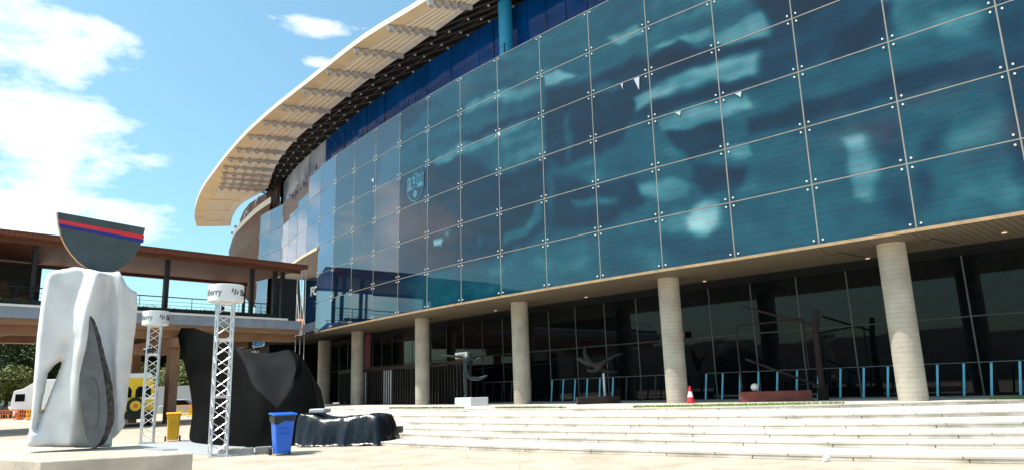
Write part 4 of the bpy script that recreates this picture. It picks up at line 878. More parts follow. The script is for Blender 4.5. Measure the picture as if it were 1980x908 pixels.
# ------------------------------------------------------------------ truss towers with drum signs
def truss(loc, h, w, dr, dh, label, rz):
    x, y = loc; T = empty('truss_tower', (x, y, 0), label, 'sign tower', 'truss towers with round white signs', local=True, rz=rz)
    c = [(w / 2, w / 2), (-w / 2, w / 2), (-w / 2, -w / 2), (w / 2, -w / 2)]
    for cx, cy in c: mb = MB(); mb.tube((cx, cy, 0), (cx, cy, h), .027, 8); mb.build('chord', 'alu', T, smooth='auto')
    mb = MB(); n = int(h / .30)
    for k in range(4):
        a, b = c[k], c[(k + 1) % 4]
        for j in range(n):
            z0, z1 = .05 + j * (h - .1) / n, .05 + (j + 1) * (h - .1) / n
            p, q = (a, b) if (j + k) % 2 == 0 else (b, a)
            mb.tube((*p, z0), (*q, z1), .012, 5)
        for z in (.05, h * .37, h * .38, h * .74, h * .75, h - .05): mb.tube((*a, z), (*b, z), .014, 5)
    mb.build('lattice', 'alu', T)
    mb = MB(); mb.box((0, 0, .02), (w + .12, w + .12, .03)); mb.build('base_plate', 'alu', T)
    mb = MB(); mb.tube((0, 0, h), (0, 0, h + dh), dr, 48); dro = mb.build('drum_sign', 'white_metal', T, smooth='auto', bevel=.012)
    # lettering wrapped round the drum: angle measured from the camera side, positive to the right
    view = math.atan2(-y, -x) - rz
    def wrap(me, R):
        for v in me.vertices:
            ang = view + (v.co.x) / R; z = v.co.y + h; rr = R + v.co.z + .004
            v.co = Vector((math.cos(ang) * rr, math.sin(ang) * rr, z))
    size = dh * .52
    for rep in (0, 1):
        off_ = rep * math.pi * dr
        bmx = bmesh.new()
        tm = text_mesh('BlackBerry', size, .002, .004)
        wd = max(v.co.x for v in tm.vertices); tgt = dr * 2.05
        for v in tm.vertices: v.co.x = v.co.x * tgt / wd + dr * .86 + off_; v.co.y += dh * .34
        bmesh_t = bmesh.new(); bmesh_t.from_mesh(tm); bmesh.ops.subdivide_edges(bmesh_t, edges=[e for e in bmesh_t.edges if e.calc_length() > .04], cuts=2); bmesh_t.to_mesh(tm); bmesh_t.free()
        wrap(tm, dr); tm.materials.clear(); tm.materials.append(M_['text_blk'] if rep == 0 else M_['text_grey']); tm.name = 'lettering'
        o = bpy.data.objects.new('lettering', tm); COL.objects.link(o); o.parent = dro
        for rr_, cc in ((0, 0), (1, 0), (0, 1), (1, 1), (2, 1), (.5, 2), (1.5, 2)):
            bx = dr * (.36 + .16 * cc) - .01 * rr_; by = dh * (.66 - .12 * rr_ - .02 * cc)
            q = bmesh.ops.create_cube(bmx, size=1); bmesh.ops.transform(bmx, matrix=Matrix.Translation((bx + off_, by, 0)) @ Matrix.Diagonal((dr * .10, dh * .085, .004, 1)), verts=q['verts'])
        tm = bpy.data.meshes.new('dot_logo'); bmx.to_mesh(tm); bmx.free(); wrap(tm, dr); tm.materials.append(M_['text_blk']); o = bpy.data.objects.new('dot_logo', tm); COL.objects.link(o); o.parent = dro
    return T
truss((-8.37, 20.4), 4.28, .42, .49, .48, 'larger nearer silver lattice tower with white drum sign, left of the blue bin', .55)
truss((-13.83, 27.2), 4.38, .42, .47, .52, 'smaller farther silver lattice tower with white drum sign, beside the white sculpture', .35)
# floodlight clamped to far tower
mb = MB(); mb.tube((-13.78, 27.1, 3.45), (-14.1, 27.0, 3.4), .12, 12, .09); mb.tube((-13.6, 27.15, 3.5), (-13.8, 27.1, 3.45), .03, 6); tag(mb.build('floodlight', 'black'), 'small black floodlight clamped to the farther lattice tower', 'lamp')

# kerb blocks and floor board
for k, (x, y, w, d, rz, lab) in enumerate([(-7.95, 20.62, .92, .28, .3, 'long pale concrete block at the foot of the nearer lattice tower'), (-7.26, 20.85, .45, .30, .35, 'short pale concrete block between the long block and the blue bin')]):
    mb = MB(); mb.box((x, y, .09), (w, d, .18), rz); o = mb.build('concrete_block', 'concrete', None, bevel=.02); tag(o, lab, 'block')
mb = MB(); mb.prism([(-14.2, 25.4, 0), (-8.0, 20.1, 0), (-7.1, 21.0, 0), (-12.2, 28.2, 0)], (0, 0, .03)); tag(mb.build('floor_board', 'grey_paint'), 'flat grey floor board spread under the black tent and the lattice towers', 'board')

# ------------------------------------------------------------------ bins
def bin_(loc, rz, m, label, liner, h=1.07, w=.56, d=.7):
    T = empty('wheelie_bin', (*loc, 0), label, 'bin', local=True, rz=rz)
    bm = bmesh.new()
    rings = [(0.05, .38, .42), (.12, .40, .46), (h * .86, w * .93, d * .86), (h * .865, w, d * .93), (h * .93, w, d * .93)]
    prev = None
    def ring(z, a, b, r=.05):
        out_ = []
        for sx, sy, a0 in ((1, 1, 0), (-1, 1, 90), (-1, -1, 180), (1, -1, 270)):
            for k in range(4):
                an = math.radians(a0 + 30 * k); out_.append(bm.verts.new((sx * (a / 2 - r) + r * math.cos(an), sy * (b / 2 - r) + r * math.sin(an), z)))
        return out_
    for z, a, b in rings:
        R_ = ring(z, a, b)
        if prev:
            for k in range(16): bm.faces.new((prev[k], prev[(k + 1) % 16], R_[(k + 1) % 16], R_[k]))
        else: bm.faces.new(R_[::-1])
        prev = R_
    bm.faces.new(prev); bmesh.ops.recalc_face_normals(bm, faces=bm.faces)
    me = bpy.data.meshes.new('bin_body'); bm.to_mesh(me); bm.free(); me.materials.append(M_[m]); o = bpy.data.objects.new('bin_body', me); COL.objects.link(o); o.parent = T
    bv = o.modifiers.new('b', 'BEVEL'); bv.width = .012; bv.segments = 2
    mb = MB(); mb.prism([(-w / 2 - .03, -d / 2 - .03, h * .935), (w / 2 + .03, -d / 2 - .03, h * .935), (w / 2 + .03, d / 2, h * .965), (-w / 2 - .03, d / 2, h * .965)], (0, 0, .05)); l_ = mb.build('lid', m, T, bevel=.02)
    mb = MB(); mb.tube((-w / 2 + .02, d / 2 + .05, h * .97), (w / 2 - .02, d / 2 + .05, h * .97), .018, 8)
    for sx in (-1, 1): mb.tube((sx * (w / 2 - .05), d / 2 - .06, h * .96), (sx * (w / 2 - .05), d / 2 + .05, h * .97), .018, 8)
    mb.build('handle', m, T)
    for sx in (-1, 1): mb = MB(); mb.tube((sx * .22, d / 2 - .1, .1), (sx * .285, d / 2 - .1, .1), .1, 20); mb.build('wheel', 'rubber', T, smooth='auto')
    mb = MB(); mb.box((0, -d * .455, h * .62), (w * .5, .012, h * .03)); mb.box((0, -d * .45, h * .5), (w * .5, .012, h * .03)); mb.build('front_rib', m, T, bevel=.004)
    if liner:
        bm = bmesh.new(); n_ = 40; A_, B_ = [], []
        for k in range(n_):
            a = 2 * math.pi * k / n_; cx = max(-1, min(1, 1.35 * math.cos(a))) * (w / 2 + .012); cy = max(-1, min(1, 1.35 * math.sin(a))) * (d / 2 - .01)
            dr_ = .10 + .09 * max(0, math.cos(a + 2.4)) + .03 * math.sin(5 * a)
            A_.append(bm.verts.new((cx, cy, h * .935))); B_.append(bm.verts.new((cx * .97 + .01 * math.sin(9 * a), cy * .97 + .01 * math.cos(7 * a), h * .93 - dr_)))
        for k in range(n_): bm.faces.new((A_[k], A_[(k + 1) % n_], B_[(k + 1) % n_], B_[k]))
        me = bpy.data.meshes.new('bin_liner'); bm.to_mesh(me); bm.free(); me.materials.append(M_['bag']); o = bpy.data.objects.new('bin_liner', me); COL.objects.link(o); o.parent = T
    return T
bin_((-6.50, 20.1), .55, 'blue_plastic', 'bright blue wheelie bin with black bin liner in front of the black tent', True, h=1.12, w=.58, d=.66)
bin_((-13.35, 28.2), .45, 'yellow_plastic', 'yellow wheelie bin beside the farther lattice tower', False, w=.5, d=.52)

# ------------------------------------------------------------------ black stretch tent
def TP(px, py, Y):
    d = FW + RT * ((px - 990) / 1366.07) - UP * ((py - 454) / 1366.07); k = Y / d.y; return Vector((d.x * k, Y, 1.6 + d.z * k))
TN = empty('stretch_tent', (-9, 25, 0), 'big black fabric event tent with a raised wing on its left', 'tent')
tv = {  # name: (px, py, Y)
 'a': (343, 648, 26.4), 'b': (350, 633, 26.5), 'c': (375, 633, 26.4), 'd': (410, 645, 26.1), 'e': (455, 668, 25.6), 'f': (490, 682, 25.5), 'g': (530, 682, 25.6), 'h': (560, 672, 25.8), 'i': (583, 688, 25.9), 'j': (603, 730, 25.6), 'k': (614, 790, 25.0),
 'l': (612, 862, 24.1), 'm': (560, 866, 23.3), 'n': (500, 869, 22.9), 'o': (440, 862, 23.9), 'p': (385, 853, 25.6), 'q': (362, 848, 27.3), 'r': (374, 800, 27.0), 's': (366, 740, 26.8), 't': (352, 690, 26.6),
 'A': (478, 700, 24.9), 'B': (492, 750, 24.1), 'C': (497, 800, 23.3), 'D': (535, 788, 23.9), 'E': (565, 745, 24.6), 'F': (580, 700, 25.3), 'G': (590, 790, 24.4), 'H': (410, 700, 25.6), 'I': (420, 780, 25.0), 'J': (545, 735, 24.9), 'K': (520, 705, 25.2)}
V3 = {k: TP(*v) for k, v in tv.items()}
for k in 'lmnopq': V3[k].z = .03
tris = ['abt', 'bct', 'cHt', 'cdH', 'deH', 'tHs', 'HIs', 'sIr', 'rIp', 'rpq', 'Iop', 'eAH', 'HAI', 'ABI', 'BCI', 'IoC', 'oCn', 'CDn', 'Dmn', 'DGm', 'Glm', 'Gkl', 'EGD', 'EjG', 'Gjk', 'FEi', 'Eij', 'BDC']
tris_lit = ['efA', 'fKA', 'fgK', 'ghK', 'hFK', 'hiF', 'AKB', 'KJB', 'BJD', 'JED', 'KFJ', 'FEJ']
def tri_mesh(name, tr, m, back=0, sub=2, grey=()):
    bm = bmesh.new(); vm = {}
    for t_ in tr:
        for c in t_:
            if c not in vm: vm[c] = bm.verts.new(V3[c])
        try: bm.faces.new([vm[c] for c in t_]).material_index = int(t_ in grey)
        except ValueError: pass
    bmesh.ops.recalc_face_normals(bm, faces=bm.faces)
    me = bpy.data.meshes.new(name); bm.to_mesh(me); bm.free(); me.materials.append(M_[m]); me.materials.append(M_['fabric_lit']); o = bpy.data.objects.new(name, me); COL.objects.link(o); o.parent = TN; o.matrix_parent_inverse = Matrix.Translation(-TN.location)
    s_ = o.modifiers.new('s', 'SUBSURF'); s_.levels = s_.render_levels = 3; s_.subdivision_type = 'CATMULL_CLARK'
    for p in me.polygons: p.use_smooth = True
    # keep facet lines crisp
    ca = me.attributes.new('crease_edge', 'FLOAT', 'EDGE')
    for e in me.edges: ca.data[e.index].value = .22
    return o
tri_mesh('black_skin', tris + tris_lit, 'fabric', grey=set(['efA', 'fKA', 'fgK', 'ghK', 'hFK', 'AKB', 'KJB', 'BJD', 'JED', 'KFJ', 'FEJ']))  # grey lists the facets whose lit look is put into the colour
# rear half closes the tent to the ground
bm = bmesh.new(); rim = [V3[c] for c in 'abcdefghijkl']; rv = [bm.verts.new(v + Vector((0, .01, 0))) for v in rim]
mid = [bm.verts.new(v + Vector((-.1, 1.6, -max(.4, v.z * .18)))) for v in rim]; gr = [bm.verts.new(Vector((v.x - .2, v.y + 2.7, 0))) for v in rim]
for A_, B_ in ((rv, mid), (mid, gr)):
    for k in range(len(rim) - 1): bm.faces.new((A_[k], A_[k + 1], B_[k + 1], B_[k]))
me = bpy.data.meshes.new('rear_skin'); bm.to_mesh(me); bm.free(); me.materials.append(M_['fabric']); o = bpy.data.objects.new('rear_skin', me); COL.objects.link(o); o.parent = TN; o.matrix_parent_inverse = Matrix.Translation(-TN.location)

# ------------------------------------------------------------------ covered pile under black plastic
CP = empty('covered_furniture', (-5.1, 23.3, 0), 'low pile wrapped in shiny black plastic sheet right of the black tent', 'covered pile')
bm = bmesh.new(); NXX, NYY = 90, 60
c0 = Vector((-6.75, 23.6, 0)); ux = Vector((2.75, -.55, 0)); ln_ = ux.length; ux.normalize(); uy = Vector((-ux.y, ux.x, 0))
def tarp_h(u, v):  # u along 0..ln_, v across -0.75..0.75
    top_ = 1.02 - .16 * min(1, u / 1.1) - .05 * math.sin(u * 2.1)
    ex = max(0, max(-u, u - ln_ + .25)) ; ey = max(0, abs(v) - .55)
    e = math.hypot(ex, ey); return top_, e
gridv = []
for j in range(NYY + 1):
    rowv = []
    for i_ in range(NXX + 1):
        u = -.1 + (ln_ + .5) * i_ / NXX; v = -.95 + 1.9 * j / NYY
        top_, e = tarp_h(u, v); k = min(1, e / .36)
        z = top_ * (1 - k ** 1.6) if k < 1 else 0
        fold = .10 * (abs(math.sin(u * 2.6 + 1.4 * math.sin(v * 2) + 2.5 * noise.noise(Vector((u * 1.3, v, 0))))) - .5) * k * 1.6 + .05 * noise.noise(Vector((u * 5, v * 2, 8))) * k + .05 * noise.noise(Vector((u * 3, v * 3, 4)))
        z = max(.012, z + .05 * noise.noise(Vector((u * 2.5, v * 2.5, 0))) + fold * .6)
        p = c0 + ux * u + uy * (v + fold * (1 if v < 0 else -1)); 
        rowv.append(bm.verts.new((p.x, p.y, z)))
    gridv.append(rowv)
for j in range(NYY):
    for i_ in range(NXX): f = bm.faces.new((gridv[j][i_], gridv[j][i_ + 1], gridv[j + 1][i_ + 1], gridv[j + 1][i_])); f.smooth = True
me = bpy.data.meshes.new('plastic_sheet'); bm.to_mesh(me); bm.free(); me.materials.append(M_['tarp']); o = bpy.data.objects.new('plastic_sheet', me); COL.objects.link(o); o.parent = CP; o.matrix_parent_inverse = Matrix.Translation(-CP.location)
mb = MB(); p = c0 + ux * .35; mb.box((p.x, p.y, 1.06), (.55, .5, .14), -.2); mb.build('wrapped_box', 'grey_paint', CP, bevel=.04)
mb = MB(); p = c0 + ux * (ln_ + .28); mb.box((p.x, p.y, .42), (.14, .2, .2), -.2); mb.build('dark_corner', 'black', CP)
# traffic cone
cx, cy = 7.22, 30.3
TC = empty('traffic_cone', (cx, cy, ZT), 'red and white traffic cone standing at the foot of a round column', 'traffic cone')
mb = MB(); mb.box((cx, cy, ZT + .02), (.36, .36, .04)); mb.build('base', 'red', TC)
H = .70
for z0, z1, m, nm in ((.04, .25, 'red', 'lower_cone'), (.25, .47, 'white_paint', 'white_band'), (.47, H, 'red', 'upper_cone')):
    f_ = lambda z: .17 - .14 * z / H
    mb = MB(); mb.tube((cx, cy, ZT + z0), (cx, cy, ZT + z1), f_(z0), 20, f_(z1)); mb.build(nm, m, TC, smooth='auto')

# ------------------------------------------------------------------ portico sculptures
def skin_fig(name, joints_, edges, m, parent, sub=2):
    me = bpy.data.meshes.new(name); me.from_pydata([j[:3] for j in joints_], edges, []); o = bpy.data.objects.new(name, me); COL.objects.link(o)
    md = o.modifiers.new('skin', 'SKIN'); me.skin_vertices[0] if me.skin_vertices else None
    if not me.skin_vertices: me.attributes
    for k, j in enumerate(joints_): me.skin_vertices[0].data[k].radius = (j[3], j[3] if len(j) < 5 else j[4])
    me.skin_vertices[0].data[0].use_root = True
    s_ = o.modifiers.new('s', 'SUBSURF'); s_.levels = s_.render_levels = sub; me.materials.append(M_[m])
    md.use_smooth_shade = True
    o.parent = parent; return o
# dancer: local x to the right, seen from the camera
dx, dy = -2.75, 38.6
DS = empty('dancer_statue', (dx, dy, ZT), 'green bronze dancer statue balancing on one leg with outstretched arm on a white pedestal', 'statue', local=True)
mb = MB(); mb.box((-.1, 0, .22), (.9, .8, .44)); mb.build('pedestal', 'white_paint', DS, bevel=.015)
J = [(0, 0, 1.75, .20, .16), (.02, 0, 2.05, .17, .13), (.12, 0, 2.4, .22, .15), (.2, 0, 2.62, .09), (.28, -.02, 2.82, .13), (-.12, 0, 2.55, .09), (-.6, -.05, 2.62, .065), (-1.1, -.05, 2.68, .045), (-1.3, -.05, 2.7, .03),
     (.36, 0, 2.5, .09), (.6, .05, 2.35, .065), (.85, .1, 2.55, .045), (.02, 0, 1.5, .16), (.0, 0, 1.0, .11), (.03, 0, .55, .07), (-.1, -.05, .46, .05),
     (.3, 0, 1.45, .15), (.75, 0, 1.38, .11), (1.05, 0, 1.5, .07), (1.2, 0, 1.55, .04), (-.35, 0, 1.95, .07), (-.3, 0, 1.7, .05)]
Ed = [(0, 1), (1, 2), (2, 3), (3, 4), (2, 5), (5, 6), (6, 7), (7, 8), (2, 9), (9, 10), (10, 11), (0, 12), (12, 13), (13, 14), (14, 15), (0, 16), (16, 17), (17, 18), (18, 19)]
J = J[:20]
skin_fig('dancer', J, Ed, 'bronze', DS)
mb = MB(); mb.box((dx + .75, dy - .3, ZT + .22), (.9, .7, .42)); tag(mb.build('dark_plinth', 'grey_paint', None, bevel=.015), 'grey box plinth right beside the white statue pedestal', 'plinth')
# winged statue
wx, wy = 3.7, 34.4
WS = empty('winged_statue', (wx, wy, ZT), 'dark bronze sculpture with spread wing forms on a low dark base', 'statue', local=True)
mb = MB(); mb.box((.1, 0, .16), (2.0, 1.0, .32)); mb.build('base', 'rust', WS, bevel=.02)
mb = MB(); mb.tube((.45, 0, .3), (.45, 0, 1.4), .06, 10); mb.build('stand', 'steel', WS)
J = [(.2, 0, 1.75, .18), (-.2, 0, 1.9, .2), (-.6, 0, 2.1, .14), (-.85, 0, 2.15, .05), (-.4, .05, 2.4, .12), (-.3, .1, 2.75, .04), (.6, -.1, 2.0, .12), (1.0, -.15, 2.2, .08), (1.4, -.2, 2.3, .03), (.55, .1, 1.5, .14), (1.0, .15, 1.45, .10), (1.2, .2, 1.5, .04), (0, 0, 1.5, .12), (-.35, 0, 1.6, .08)]
skin_fig('winged_body', J, [(0, 1), (1, 2), (2, 3), (1, 4), (4, 5), (0, 6), (6, 7), (7, 8), (0, 9), (9, 10), (10, 11), (0, 12), (12, 13)], 'dark_bronze', WS)
# rusty steel sculpture
rx, ry = 10.3, 29.0
RS = empty('steel_sculpture', (rx, ry, ZT), 'tall rusty steel post and beam sculpture with slanting bars on a red brown base', 'sculpture')
ra = Vector((.76, -.65, 0)).normalized()
ra = Vector((.93, -.36, 0)).normalized()
c = Vector((rx, ry, ZT))
mb = MB(); mb.box(c + Vector((0, 0, .20)), (2.7, .9, .40), math.atan2(ra.y, ra.x)); mb.build('base', 'rust_bright', RS, bevel=.015)
mb = MB(); e = c + ra * 1.75
for a, b, r in (((0, 0, 0), (0, 0, 1.6), .14), ((0, 0, 1.6), (.02, 0, 2.7), .13), ((.02, 0, 2.7), (.14, 0, 3.5), .12)):
    mb.tube(e + ra * a[0] + Vector((0, 0, a[2])), e + ra * b[0] + Vector((0, 0, b[2])), r, 8, r * .92)
mb.build('post', 'rust', RS)
mb = MB(); mb.box(e + Vector((0, 0, .25)), (.28, .28, .5), .3); mb.build('post_foot', 'rust', RS)
mb = MB(); mb.tube(e + Vector((0, 0, 2.9)), c - ra * .95 + Vector((0, 0, 3.85)), .05, 6); mb.tube(e + Vector((0, 0, .5)), c - ra * 1.0 + Vector((0, 0, 1.7)), .045, 6); mb.build('slanting_bar', 'rust', RS)
mb = MB(); g = [c - ra * 1.25, c + ra * 1.35]
mb.tube(g[0] + Vector((0, 0, .4)), g[0] + Vector((0, 0, 3.05)), .04, 4); mb.tube(g[0] + Vector((0, 0, 3.05)), g[1] + Vector((0, 0, 3.2)), .04, 4); mb.tube(g[1] + Vector((0, 0, 3.2)), g[1] + Vector((0, 0, 1.2)), .03, 4); mb.build('thin_frame', 'rust', RS)
bq = c - ra * .75 + Vector((0, 0, .56)); mb = MB(); mb.sphere(bq, .16, n=24); o = mb.build('stone_ball', 'cream', None, smooth=True); tag(o, 'pale round ball resting on the red brown base of the steel sculpture', 'ball')

# ------------------------------------------------------------------ vehicles, barriers, background left
def along(px, py_, Y): return TP(px, py_, Y)
# vintage bus seen from the rear
bx, by = -23.4, 44.0
BS = empty('vintage_bus', (bx, by, 0), 'old yellow bus with white roof seen from behind, spare wheel on its back', 'bus', local=True, rz=.5)
def rp(pts, off, nm, m, bev=.05): mb = MB(); mb.prism(pts, off); return mb.build(nm, m, BS, bevel=bev)
bw_ = 1.15
body = [(-bw_, 0, .75), (bw_, 0, .75), (bw_, 0, 2.35), (bw_ - .12, 0, 2.75), (bw_ - .45, 0, 2.98), (-bw_ + .45, 0, 2.98), (-bw_ + .12, 0, 2.75), (-bw_, 0, 2.35)]
rp(body, (0, 6.5, 0), 'body', 'yellow', .08)
rp([(-bw_ + .05, -.03, 2.90), (bw_ - .05, -.03, 2.90), (bw_ - .25, -.03, 3.2), (-bw_ + .25, -.03, 3.2)], (0, 6.6, 0), 'roof', 'white_paint', .06)
for x0 in (-.95, .1):
    rp([(x0, -.02, 1.75), (x0 + .85, -.02, 1.75), (x0 + .85, -.02, 2.2), (x0 + .7, -.02, 2.4), (x0 + .15, -.02, 2.4), (x0, -.02, 2.2)], (0, .03, 0), 'rear_window', 'dark_glass', .01)
rp([(-bw_ - .02, -.05, .45), (bw_ + .02, -.05, .45), (bw_ + .02, -.05, .95), (-bw_ - .02, -.05, .95)], (0, 6.6, 0), 'lower_skirt', 'black', .03)
mb = MB(); mb.tube((.15, -.28, 1.25), (.15, -.06, 1.25), .5, 28); w_ = mb.build('spare_wheel', 'rubber', BS, smooth='auto', bevel=.04)
mb = MB(); mb.tube((.15, -.30, 1.25), (.15, -.27, 1.25), .3, 24); mb.build('wheel_rim', 'yellow', BS)
mb = MB(); mb.tube((.15, -.33, 1.25), (.15, -.29, 1.25), .13, 16); mb.build('wheel_hub', 'orange', BS)
for x0, z0 in ((-1.0, 1.0), (-.85, .5)): rp([(x0, -.09, z0), (x0 + .4, -.09, z0), (x0 + .4, -.09, z0 + .22), (x0, -.09, z0 + .22)], (0, .02, 0), 'number_plate', 'white_paint', .005)
rp([(-1.1, -.08, 1.32), (-.75, -.08, 1.32), (-.75, -.08, 1.46), (-1.1, -.08, 1.46)], (0, .04, 0), 'tail_lamp', 'red', .01)
for sx in (-1, 1):
    for yy in (1.3, 5.2): mb = MB(); mb.tube((sx * .85, yy, .48), (sx * 1.14, yy, .48), .48, 24); mb.build('wheel', 'rubber', BS, smooth='auto')
for yy in (.5, 1.6, 2.7, 3.8, 4.9):
    for sx in (-1, 1): rp([(sx * (bw_ + .012), yy, 1.75), (sx * (bw_ + .012), yy + .85, 1.75), (sx * (bw_ + .012), yy + .85, 2.35), (sx * (bw_ + .012), yy, 2.35)], (-sx * .03, 0, 0), 'side_window', 'dark_glass', .01)
# white lorry
tx_, ty_ = -51.3, 76
TK = empty('white_lorry', (tx_, ty_, 0), 'white lorry with box body parked behind the white sculpture', 'lorry', local=True, rz=.1)
def tb(nm, c, d, m, bev=.05): mb = MB(); mb.box(c, d); return mb.build(nm, m, TK, bevel=bev)
mb = MB(); mb.prism([(-1.2, -1.2, .9), (1.2, -1.2, .9), (1.2, -1.2, 3.2), (.9, -1.2, 3.75), (-.2, -1.2, 3.1), (-1.05, -1.2, 2.9), (-1.2, -1.2, 1.9)], (0, 2.4, 0)); mb.build('cab', 'white_paint', TK, bevel=.06)
tb('cargo_box', (5.2, 0, 2.5), (7.4, 2.5, 3.0), 'white_paint'); tb('chassis', (4.2, 0, .75), (8.5, 2.0, .35), 'black')
tb('side_window', (-.35, -1.21, 2.2), (.95, .04, .75), 'dark_glass', .01); tb('windscreen', (-1.19, 0, 2.4), (.05, 2.0, .85), 'dark_glass', .01)
tb('cargo_hatch', (4.4, -1.26, 2.6), (.8, .03, .6), 'black', .01)
for xx in (-.1, 5.8, 7.2):
    for sy in (-1, 1): mb = MB(); mb.tube((xx, sy * 1.0, .5), (xx, sy * 1.25, .5), .5, 24); mb.build('wheel', 'rubber', TK, smooth='auto')
# cars
def car(loc, rz, m, label, van=False):
    T = empty('parked_car', (*loc, 0), label, 'car', 'vehicles parked beyond the footbridge', local=True, rz=rz)
    mb = MB(); mb.prism([(-2.1, -.85, .35), (2.1, -.85, .35), (2.15, -.85, .75), (1.2, -.85, .9), (-1.7, -.85, .95), (-2.15, -.85, .85)], (0, 1.7, 0)); mb.build('body', m, T, bevel=.08)
    mb = MB(); mb.prism([(-1.6, -.74, .93), (1.05, -.74, .88), (.4, -.7, 1.42), (-1.1, -.7, 1.45)], (0, 1.48, 0)); mb.build('windows', 'dark_glass', T, bevel=.05)
    mb = MB(); mb.prism([(-1.15, -.7, 1.44), (.4, -.7, 1.41), (.3, -.68, 1.5), (-1.0, -.68, 1.52)], (0, 1.4, 0)); mb.build('roof', m, T, bevel=.03)
    for xx in (-1.3, 1.3):
        for sy in (-1, 1): mb = MB(); mb.tube((xx, sy * .7, .32), (xx, sy * .88, .32), .32, 20); mb.build('wheel', 'rubber', T, smooth='auto')
    for sy in (-.6, .6): mb = MB(); mb.box((-2.14, sy, .75), (.06, .3, .14)); mb.build('tail_lamp', 'red', T)
    return T
car((-61.6, 86), 1.9, 'carblue', 'blue car at the left edge of the view behind the orange barriers')
car((-35.2, 76), .2, 'grey_paint', 'silver car parked right of the bridge pier behind the yellow barriers')
# crowd barriers
def barrier(loc, rz, m, label):
    T = empty('crowd_barrier', (*loc, 0), label, 'barrier', 'plastic barriers in front of the parked vehicles', local=True, rz=rz)
    mb = MB()
    for z in (.2, 1.0): mb.box((0, 0, z), (1.9, .05, .09))
    for x in (-.93, .93): mb.box((x, 0, .6), (.09, .06, .9))
    mb.build('frame', m, T)
    mb = MB()
    for k in range(6): mb.box((-.7 + .28 * k, 0, .6), (.06, .03, .8))
    mb.box((0, 0, .6), (1.8, .03, .06)); mb.build('bars', m, T)
    for x in (-.7, .7): mb = MB(); mb.box((x, 0, .05), (.08, .5, .08)); mb.build('foot', m, T)
    return T
bs = [((-51.4, 73.0), .25, 'orange', 'orange plastic barrier nearest the left edge of the view'), ((-49.9, 73.4), -.2, 'orange', 'second orange plastic barrier from the left edge'), ((-46.7, 70.4), .1, 'yellow', 'yellow plastic barrier touching the left outline of the white sculpture'), ((-45.0, 71.2), .1, 'orange', 'orange plastic barrier seen through the gap in the white sculpture'),
      ((-29.0, 62.3), .15, 'yellow', 'yellow plastic barrier just right of the bridge pier'), ((-27.0, 61.9), .1, 'yellow', 'yellow plastic barrier between the bridge pier and the black tent')]
for l_, rz, m, lab in bs: barrier(l_, rz, m, lab)
# low wall building far behind right of pier
mb = MB(); mb.box((-38.5, 84, 1.5), (9, 5, 3.0), .1); KB = mb.build('low_outbuilding', 'grey_paint'); tag(KB, 'low flat grey outbuilding beyond the parked silver car', 'building')

# trees
def make_tree(name, seed, h, r, m, n, label, loc, group='trees beyond the footbridge'):
    rnd = random.Random(seed); T = empty(name, (*loc, 0), label, 'tree', group, local=True)
    mb = MB(); mb.tube((0, 0, 0), (0, 0, h * .45), .28, 8, .18)
    cl_ = []
    for k in range(16):
        a = rnd.random() * 6.3; rr = r * rnd.uniform(.15, .8); z = h * rnd.uniform(.3, .88); cl_.append((math.cos(a) * rr, math.sin(a) * rr, z, r * rnd.uniform(.3, .5)))
        if k < 7: mb.tube((0, 0, h * .3), cl_[-1][:3], .1, 5, .03)
    mb.build('trunk', 'trunk', T)
    bm = bmesh.new()
    for _ in range(n):
        cx, cy, cz, cr = rnd.choice(cl_); d = Vector((rnd.gauss(0, 1), rnd.gauss(0, 1), rnd.gauss(0, 1))).normalized() * cr * rnd.uniform(.55, 1.08)
        p = Vector((cx, cy, cz)) + Vector((d.x, d.y, d.z * .8)); p.z = max(.15, p.z); s = rnd.uniform(.10, .24)
        a = Vector((rnd.gauss(0, 1), rnd.gauss(0, 1), rnd.gauss(0, 1))).normalized(); b = a.orthogonal().normalized()
        bm.faces.new([bm.verts.new(q) for q in (p - a * s, p - b * s * .5, p + a * s, p + b * s * .5)])
    me = bpy.data.meshes.new('crown'); bm.to_mesh(me); bm.free(); me.materials.append(M_[m]); o = bpy.data.objects.new('crown', me); COL.objects.link(o); o.parent = T
    return T
t0 = make_tree('broadleaf_tree', 1, 13, 6.5, 'leaf', 26000, 'dark leafy tree behind the left end of the footbridge', (-66, 96))
t1 = make_tree('bushy_tree', 2, 6.5, 4.0, 'leaf2', 12000, 'low olive green bushy tree at the left edge behind the blue car', (-63, 89))
for l_, rz, lab in [((-60.5, 99), 1, 'dark leafy tree between the left edge and the white lorry'), ((-57, 107), 2.2, 'dark leafy tree rising behind the white lorry'), ((-52, 104), 3, 'dark leafy tree behind the cargo box of the lorry'), ((-48, 101), 4, 'dark leafy tree behind the yellow bus'), ((-73, 101), 5, 'dark leafy tree farthest left under the footbridge'), ((-43, 102), 5.5, 'dark leafy tree between the bridge pier and the black tent')]:
    copy_tree(t0, (*l_, 0), rz, lab)
for l_, rz, lab in [((-41.5, 90), 2, 'olive green bushy tree right of the bridge pier'), ((-49, 93), 3, 'olive green bushy tree behind the roof of the yellow bus'), ((-38.8, 101), 3, 'olive green bushy tree in the gap above the black tent')]:
    copy_tree(t1, (*l_, 0), rz, lab)
# tiled house on the rise
HS = empty('tiled_house', (-60, 190, 0), 'far house with a red tiled roof seen in the gap under the footbridge', 'house')
mb = MB(); mb.box((-60, 190, 9), (22, 10, 18)); mb.build('wall', 'sand_render', HS)
mb = MB(); mb.prism([(-72, 184, 18), (-48, 184, 18), (-52, 190, 22), (-68, 190, 22)], (0, 0, .4)); mb.prism([(-72, 196, 18), (-68, 190, 22), (-52, 190, 22), (-48, 196, 18)], (0, 0, .4)); mb.build('roof', 'roof_tile', HS)
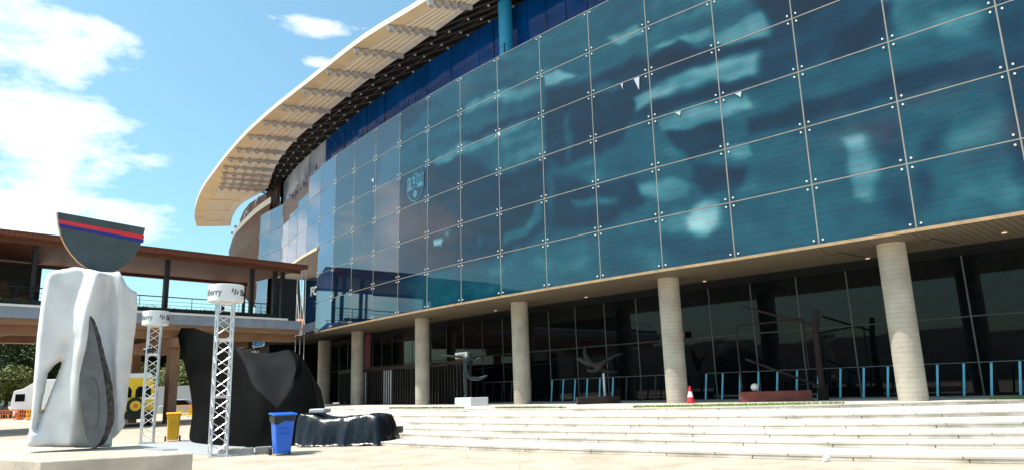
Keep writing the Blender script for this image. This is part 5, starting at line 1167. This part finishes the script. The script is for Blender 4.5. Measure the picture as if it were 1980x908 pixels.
# hills round the horizon
bm = bmesh.new(); ring_ = []
for k in range(240):
    a = 2 * math.pi * k / 240; R_ = 900; hh = 18 + 22 * (noise.noise(Vector((math.cos(a) * 3, math.sin(a) * 3, 0))) + .5) + 3 * noise.noise(Vector((math.cos(a) * 30, math.sin(a) * 30, 0)))
    ring_.append((bm.verts.new((math.cos(a) * 700, math.sin(a) * 700, -2)), bm.verts.new((math.cos(a) * R_, math.sin(a) * R_, hh)), bm.verts.new((math.cos(a) * 1200, math.sin(a) * 1200, -2))))
for k in range(240):
    A_, B_ = ring_[k], ring_[(k + 1) % 240]
    for j in (0, 1): bm.faces.new((A_[j], B_[j], B_[j + 1], A_[j + 1]))
me = bpy.data.meshes.new('hills'); bm.to_mesh(me); bm.free(); me.materials.append(M_['hill']); o = bpy.data.objects.new('hills', me); COL.objects.link(o); tag(o, kind='structure')
# unseen stadium stand, added behind the camera for the glass to reflect
ST = empty('added_stadium_stand', (-90, -30, 0), 'unseen dark stadium stand added opposite the museum for the ground floor glass to mirror', 'building')
mb = MB(); prev = None
for k in range(15):
    a = math.radians(150 + 9 * k); p = (-20 + 95 * math.cos(a), 10 + 85 * math.sin(a)); hgt = 9 + .6 * (k % 3)
    if prev: mb.prism([(prev[0], prev[1], 0), (p[0], p[1], 0), (p[0] * 1.1, p[1] * 1.1, 0), (prev[0] * 1.1, prev[1] * 1.1, 0)], (0, 0, hgt))
    prev = p
mb.build('stand_wall', 'concrete', ST)
# drain grille set in the treads
dg = TP(884, 800, 33.0); mb = MB()
gx = Vector((-2.55, 32.9, .594))
for k in range(5): mb.box(gx + Vector((.0, (k - 2) * .09, 0)), (.62, .03, .012))
for sx in (-.33, .33): mb.box(gx + Vector((sx, 0, 0)), (.04, .46, .014))
tag(mb.build('drain_grille', 'rust'), 'small rectangular metal drain grille in the steps below the white pedestal', 'drain grille')
# litter: small crumpled papers on the lowest step edge
for k, (x, y) in enumerate([(5.9, 14.25)]):
    mb = MB(); mb.sphere((x, y, .06), .06, (1.3, .8, .8), 8)
    for v in mb.bm.verts: v.co += Vector((random.uniform(-.02, .02),) * 3)
    tag(mb.build('crumpled_paper', 'white_paint'), 'crumpled white paper lying at the foot of the steps', 'litter')
for o in bpy.data.objects:
    if '_loc' in o: del o['_loc']
